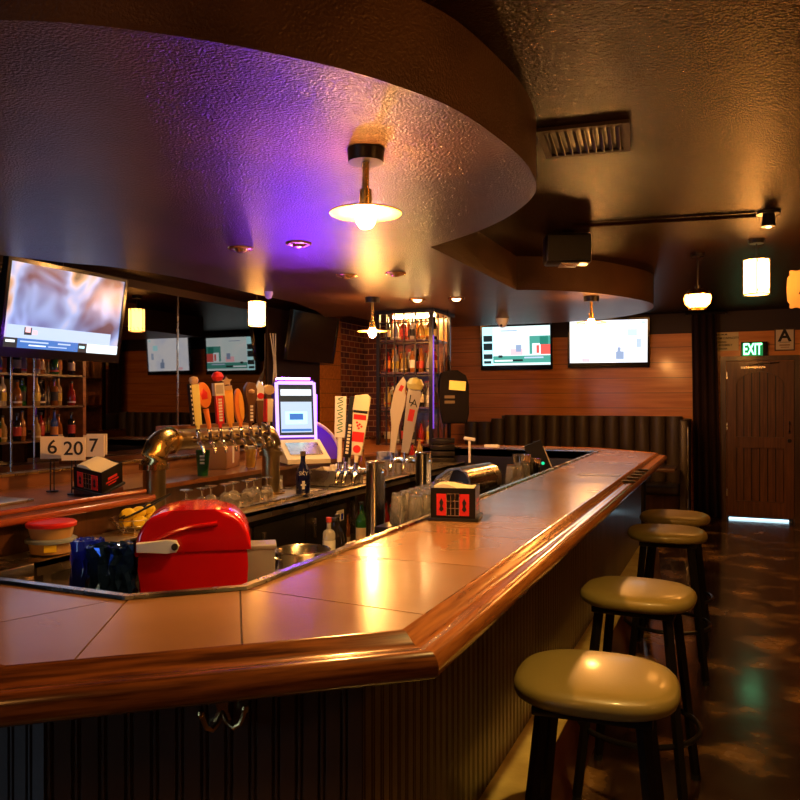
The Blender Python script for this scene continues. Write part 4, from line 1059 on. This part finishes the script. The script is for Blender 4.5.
# shakers
for i, (x, y, h, lbl) in enumerate([(-1.28, 5.02, .32, 'stack of chrome cocktail shakers standing tallest at the bar edge'), (-1.24, 5.14, .29, 'shorter chrome shaker right of the tallest shaker')]):
    t = thing('cocktail_shaker', lbl, 'shaker', (x, y, .82), 0, 'cocktail shakers'); t.scale = (1.3, 1.3, 1.08)
    M().lathe([(0,0),(.034,0),(.042,h-.05),(.045,h-.02),(.046,h),(.042,h),(.038,h-.05),(0,h-.06)], seg=24).build('tin', 'chrome', t)
    M().lathe([(.0445,h*.45),(.047,h*.46),(.0445,h*.47)], seg=24).build('band', 'steel', t)
for k in range(4):
    dup(tm0, (-1.24+.02*(k % 2), 4.60+k*.085, 1.0), 0, f'upturned tumbler between the hooded dispenser and the shakers, {ORD[k]} from the camera')
t = thing('menu_holder', 'black slanted menu stand with small green light beside the shakers', 'menu stand', (-1.26, 5.55, .82), R(15))
M().box((0,0,.20), (.13,.03,.42), rot=(0,R(-22),0)).build('board', 'black', t)
M().box((.080,-.018,.18), (.008,.006,.42), rot=(0,R(-22),0)).build('pale_edge', 'cream', t)
M().cyl((-.0,-.022,.25),(0,-.016,.25), .012, seg=12).build('indicator', emi('green_led', (.0,.6,.25), 1.5), t)
# remote / caps at far bar
tag(M().b2(-.07,.07,-.03,.03,0,.03,bev=.005).build('card_box', 'white', loc=(-2.11,7.12,1.071)), 'small white flat box on the far side of the bar', 'box')
t = thing('tap_lever', 'white T shaped lever standing beyond the bottle cabinet', 'lever', (-2.28, 6.95, .936))
M().cyl((0,0,0),(0,0,.22), .012, seg=10).build('post', 'white', t); M().box((0,0,.225), (.11,.03,.03), rot=(0,.15,R(20)), bev=.006).build('grip', 'white', t)

# snack bag by tower 1
m = M(); m._merge(crumple(.16,.05,.17,9,.008), Matrix())
tag(m.build('snack_bag', mat('silver_blue_foil', (.08,.14,.5), .2, .6, col2=(.8,.8,.85), nscale=12), loc=(-2.60,5.75,.936), rot=(0,0,.6), ang=15), 'small blue and silver foil bag behind the first chrome tower', 'bag')

# work counter clutter
for i, (y, k, c, l) in enumerate([(5.15,'tall','clear','white'),(5.42,'round','amber','cream'),(6.05,'square','clear','red'),(6.25,'tall','amber','orange'),(6.45,'round','red','yellow'),(6.62,'tall','pale gold','white')]):
    bottle(k, c, l, (-2.66, y, .936), f'{c} bottle on the steel worktop, {ORD[i]} from the dark blue bottle', 'bottles on the steel worktop', .8)
for i in range(9):
    c = cols[i]; bottle(kinds[i % 3], c, labs[(i*3) % 6], (-2.48, 4.80+i*.11, .441), f'{c} bottle on the lower steel shelf, {ORD[i]} from the black cooler', 'bottles on the lower steel shelf', 1)
for k in range(10):
    dup(tm0, (-2.44, 5.2+k*.10, .936), 0, f'upturned tumbler at the front of the steel worktop, {ORD[k]} from the paper bin')

# ============================================================ BOTTLE CABINET (black grid cage up to the soffit)
t = thing('bottle_cabinet', 'tall black cage cabinet of lit bottles rising to the soffit', 'cabinet', (-2.93, 7.15, 1.085))
H_ = 1.325
for z in (0, .36, .70, 1.02):
    M().b2(-.28,.28,-.24,.24,z,z+.018).build('shelf_board', 'darkwood', t)
for x, y in ((-.28,-.25),(.28,-.25),(.28,.25),(-.28,.25)):
    M().box((x,y,H_/2), (.035,.035,H_)).build('post', 'blackmetal', t)
m = M()
for x in (-.19,-.10,.0,.12): m.box((x,-.262,H_/2), (.012,.012,H_))
for y in (-.08,.08): m.box((.288,y,H_/2), (.012,.012,H_))
for z in (.33,.68,1.0,1.2): m.box((0,-.264,z), (.56,.008,.012))
m.build('cage_bars', 'wire', t)
m = M().box((0,0,H_-.02), (.66,.58,.035)); m.build('crown_board', 'blackmetal', t)
M().b2(-.27,.27,.225,.235,.018,H_-.04).build('back_panel', 'counterwood', t)
M().b2(-.22,.22,-.03,.03,H_-.052,H_-.04).build('light_strip', emi('cabinet_strip', (1,.55,.18), 260), t)
M().box((.307,-.262,.62), (.01,.01,.9)).build('violet_reflection', emi('violet_reflect_strip', (.3,.08,.9), .8), t)  # violet light on the corner post, drawn as a glowing strip
for zi, z in enumerate((.018,.378,.718,1.038)):
    for i in range(6):
        for j in range(2):
            c = ['amber','clear','pale gold','clear','red','amber','dark','clear'][(i*3+zi*2+j) % 8]
            if zi == 0 and j == 1: continue
            bottle(kinds[(i+zi+j) % 3], c, labs[(i+2*zi+j) % 6], (-2.93-.225+i*.09, 7.15-.15+j*.13, 1.085+z), f'{c} bottle in the black cage cabinet, {ORD[i]} from left, {["bottom","second","third","top"][zi]} shelf, {"front" if j == 0 else "back"} row', 'bottles in the cage cabinet', .84 if zi < 3 else .8)
# hanging black garment with yellow note
t = thing('hanging_apron', 'black rounded apron hanging right of the bottle cabinet with a yellow note', 'apron', (-2.49, 7.06, 1.30), R(24))
M().prism([(-.10,0),(.14,0),(.16,.10),(.16,.38),(.13,.47),(.05,.52),(-.05,.52),(-.12,.49),(-.14,.38),(-.12,.1)], -.03, .03, Matrix.Rotation(PI/2, 4, 'X'), bev=.02).build('cloth', mat('black_cloth', (.007,.005,.005), 1, spec=.15), t, ang=60)
m = M().tube([(-.06+.0,0,.50),(-.075,0,.60),(-.05,0,.66),(-.02,0,.60),(-.02,0,.50)], .006, 6); m.build('strap', 'black', t)
M().box((.045,-.035,.37), (.16,.003,.09), rot=(0,R(4),0)).build('note', mat('yellow_note', (.85,.7,.2), .7), t)
m = M()
for k in range(2): m.box((-.03,-.0335,.26-.05*k), (.10,.002,.028))
m.build('faded_print', mat('faded_print', (.12,.08,.04), .8), t)
M().cyl((-.045,0,.66), (-.045,0,1.11), .004, seg=6).build('cord', 'black', t)
t = thing('card_reader', 'stack of dark card trays below the hanging apron', 'tray stack', (-2.40, 7.02, 1.03+.0), R(20))
t.location = (-2.55, 6.93, .936)
for k in range(4): M().b2(-.12+.008*k,.12,-.08,.08,.0+k*.06,.045+k*.06,bev=.004).build('tray', 'blackmetal', t)
t.name = 'tray_stack'

# ============================================================ BOOTH
t = thing('booth_bench', 'channel tufted dark brown vinyl booth bench along the far plank wall', 'booth', (-2.0, 10.45, 0))
def seg_back(x0, x1, hz):
    m = M(); n = 8
    m2 = []
    x0 += .004; x1 -= .004
    pts = []
    for i in range(n+1):
        u = i/n; pts.append((x0+(x1-x0)*u, -.045*math.sin(PI*u)**.6-.02))
    poly = pts+[(x1,.10),(x0,.10)]
    m.prism(poly, .46, hz, bev=.0)
    # rounded roll on top
    m.prism([(p[0], p[1]+.02) for p in pts]+[(x1,.09),(x0,.09)], hz, hz+.02)
    return m
xs_ = [-1.50+i*.195 for i in range(16)]
for i in range(15):
    xm = (xs_[i]+xs_[i+1])/2
    hz = 1.30 if xm > -1.0+.0 else (1.30 if xm > -1.0 else 1.20)
    if -1.20 < xm < -1.0: hz = 1.25
    seg_back(xs_[i], xs_[i+1], hz).build('back_channel', 'vinyl_dark', t, ang=50)
M().b2(-1.5,1.42,.085,.34,.0,1.18).b2(-.98,1.42,.085,.34,1.18,1.31).build('back_frame', 'vinyl_dark', t)
M().b2(-1.5,1.42,-.55,.09,.36,.47,bev=.03).build('seat_cushion', 'vinyl_dark', t, ang=60)
M().b2(-1.5,1.42,-.50,.09,0,.36).build('seat_base', 'darkwood', t)
M().b2(1.43,1.52,-.62,.34,0,1.29,bev=.02).build('end_panel', 'vinyl_dark', t, ang=60)
M().b2(1.52,1.53,-.63,-.60,.02,1.2).build('end_trim', 'steel', t)
# table in front of booth
t = thing('booth_table', 'dark brown wooden table in front of the booth beyond the bar end', 'table', (-.95, 9.35, 0))
M().b2(-.38,.38,-.32,.32,.72,.76,bev=.008).build('table_top', 'darkwood', t); M().cyl((0,0,.02),(0,0,.72), .04).build('pedestal', 'blackmetal', t); M().b2(-.25,.25,-.25,.25,0,.025).build('foot_plate', 'blackmetal', t)

# ============================================================ DOOR, CURTAIN, SIGNS
m = M(); n = 28; x0, x1 = -.47, -.14
A = []; B = []
for i in range(n+1):
    u = i/n; y = 10.62+.035*math.sin(u*PI*7); A.append(m.bm.verts.new((x0+(x1-x0)*u+.03, y, .02))); B.append(m.bm.verts.new((x0+(x1-x0)*(u*.9), y, 2.64)))
for i in range(n): m._f([A[i],A[i+1],B[i+1],B[i]])
o = m.build('curtain', 'curtain', ang=70); mod = o.modifiers.new('thickness', 'SOLIDIFY'); mod.thickness = .006
tag(o, 'floor length dark red curtain between the booth and the exit door', 'curtain')
tag(M().cyl((-.55,10.62,2.65),(-.05,10.62,2.65), .014, seg=10).cyl((-.54,10.62,2.65),(-.54,10.8,2.65), .008, seg=8).cyl((-.06,10.62,2.65),(-.06,10.8,2.65), .008, seg=8).build('curtain_rod', 'blackmetal'), 'dark rod carrying the floor length curtain', 'curtain rod')

dr = bpy.data.objects.new('door_1', None); C.objects.link(dr); dr.location = (.335, 10.8, 0); struct(dr)
fx = .46
M().b2(-fx,-fx+.07,-.10,0,0,2.09).b2(fx-.07,fx,-.10,0,0,2.09).b2(-fx+.07,fx-.07,-.10,0,2.03,2.09).build('door_frame', 'darkwood', dr)
w = fx-.075
lf = M()
z0, z1 = .045, 2.02
lf.b2(-w,-w+.11,-.085,-.015,z0,z1).b2(w-.11,w,-.085,-.015,z0,z1).b2(-w+.11,w-.11,-.085,-.015,z0,.24).b2(-w+.11,w-.11,-.085,-.015,.92,1.06)
# arched head
hw = w-.11; ar = [(-hw, z1), (-hw, 1.74)]+[(-hw+2*hw*i/14, 1.74+.15*math.sin(PI*i/14)**.6) for i in range(1, 14)]+[(hw, 1.74), (hw, z1)]
lf.prism(ar, .015, .085, Matrix.Rotation(PI/2, 4, 'X'))
leaf = lf.build('door_leaf', 'door', dr)
m = M()
for i in range(6):
    xa = -hw+2*hw*i/6; m.b2(xa+.006, xa+2*hw/6-.006, -.036,-.02, 1.06, 1.92); m.b2(xa+.006, xa+2*hw/6-.006, -.036,-.02, .24, .92)
m.build('door_planks', 'door', dr)
M().b2(-w,w,-.012,-.002,.0,2.02).build('door_backing', 'black', dr)
h = M().tube([(w-.05,-.085,1.12),(w-.05,-.12,1.13),(w-.05,-.125,1.24),(w-.05,-.085,1.26)], .010, 8).cyl((w-.05,-.10,1.02),(w-.05,-.085,1.02), .025, seg=16).build('door_handle', 'blackmetal', dr)
M().b2(-.22,.06,-.13,-.085,1.93,1.955).tube([(-.12,-.09,1.97),(.02,-.12,1.985),(.22,-.085,2.0)], .006, 6).build('door_closer', 'steel', dr)
M().b2(-.36,.33,-.060,-.014,.004,.020).build('door_gap_light', 'doorlight', dr)
for z in (.3, 1.15, 1.8): M().b2(-w-.012,-w+.01,-.092,-.084,z,z+.09).build('hinge', 'steel', dr)
# exit sign
t = thing('exit_sign', 'glowing green EXIT sign above the door', 'exit sign', (.27, 10.76, 2.17), R(0))
M().box((0,.0,0), (.31,.07,.20), bev=.006).build('housing', 'black', t)
M().b2(-.14,.10,-.039,-.035,-.082,.082).build('face', 'exitglow', t)
m = M(); text(m, 'EXIT', .205, Matrix.Translation((-.020,-.0405,.0)) @ Matrix.Diagonal((.52,1,1,1)) @ Matrix.Rotation(PI/2, 4, 'X'), bold=.004); m.build('letters', 'exitgreen', t)
# capacity notice
t = thing('capacity_notice', 'cream paper notice with lines of print left of the exit sign', 'notice', (-.065, 10.7955, 2.285))
M().b2(-.155,.155,-.004,.004,-.12,.12).build('sheet', mat('cream_paper', (.85,.72,.35), .8), t)
for s_, z, sz in (('MAXIMUM', .092, .030), ('ROOM CAPACITY', .045, .040), ('DINING', -.005, .034), ('ASSEMBLY', -.045, .036), ('BY ORDER', -.092, .030)):
    m = M(); text(m, s_, sz, plane_mt((-.0 if len(s_) > 8 else -.05*(sz < .035) , -.005, z)), bold=.0006); m.build('print_line', 'ink', t)
# grade card
t = thing('grade_card', 'framed card with a large letter A right of the exit sign', 'sign', (.62, 10.785, 2.29))
M().b2(-.115,.115,-.008,.004,-.14,.14).build('frame', 'darkwood', t); M().b2(-.10,.10,-.011,-.007,-.125,.125).build('card', 'cream', t)
m = M(); text(m, 'A', .21, plane_mt((0,-.0118,.045)), bold=.006); m.b2(-.06,.06,-.0125,-.0115,-.035,-.030); m.build('letter', 'ink', t)
M().b2(-.06,.06,-.0118,-.0108,-.075,-.062).b2(-.045,.05,-.0118,-.0108,-.10,-.092).build('print_line', 'orangebox', t)
# script plaque
t = thing('hanging_plaque', 'cream scalloped hanging plaque with a script letter at the right edge of view', 'sign', (.62, 6.33, 2.345), R(-3))
sc_o = []
for i in range(48):
    a = 2*PI*i/48; sc_o.append(((.235+.008*math.cos(8*a))*math.copysign(abs(math.cos(a))**.28, math.cos(a)), (.145+.008*math.cos(8*a))*math.copysign(abs(math.sin(a))**.28, math.sin(a))))
M().prism(sc_o, -.012, .012, Matrix.Rotation(PI/2, 4, 'X')).build('board', mat('plaque_paint', (.75,.45,.16), .6), t)
m = M(); text(m, 'D', .13, plane_mt((-.125,-.0135,.0)), font_shear=.35); m.build('letter', 'ink', t)
for x in (-.12,.12): M().cyl((x,0,.13),(x,0,ZC-2.345), .003, seg=6).build('cord', 'black', t)

# ============================================================ LIGHT, WORLD, CAMERA
w_ = bpy.data.worlds.new('world'); sc.world = w_; w_.use_nodes = True
w_.node_tree.nodes['Background'].inputs[0].default_value = (.02,.012,.008,1); w_.node_tree.nodes['Background'].inputs[1].default_value = .3

cam = bpy.data.cameras.new('camera'); co = bpy.data.objects.new('camera', cam); C.objects.link(co)
co.location = (0, 0, 1.53); co.rotation_euler = (R(90), 0, math.atan2(331, 767))
cam.sensor_width = 36; cam.lens = 36*767/800; cam.clip_start = .02
sc.camera = co
sc.view_settings.view_transform = 'Standard'; sc.view_settings.look = 'None'; sc.view_settings.gamma = 1
sc.view_settings.exposure = 0; sc.view_settings.use_curve_mapping = False
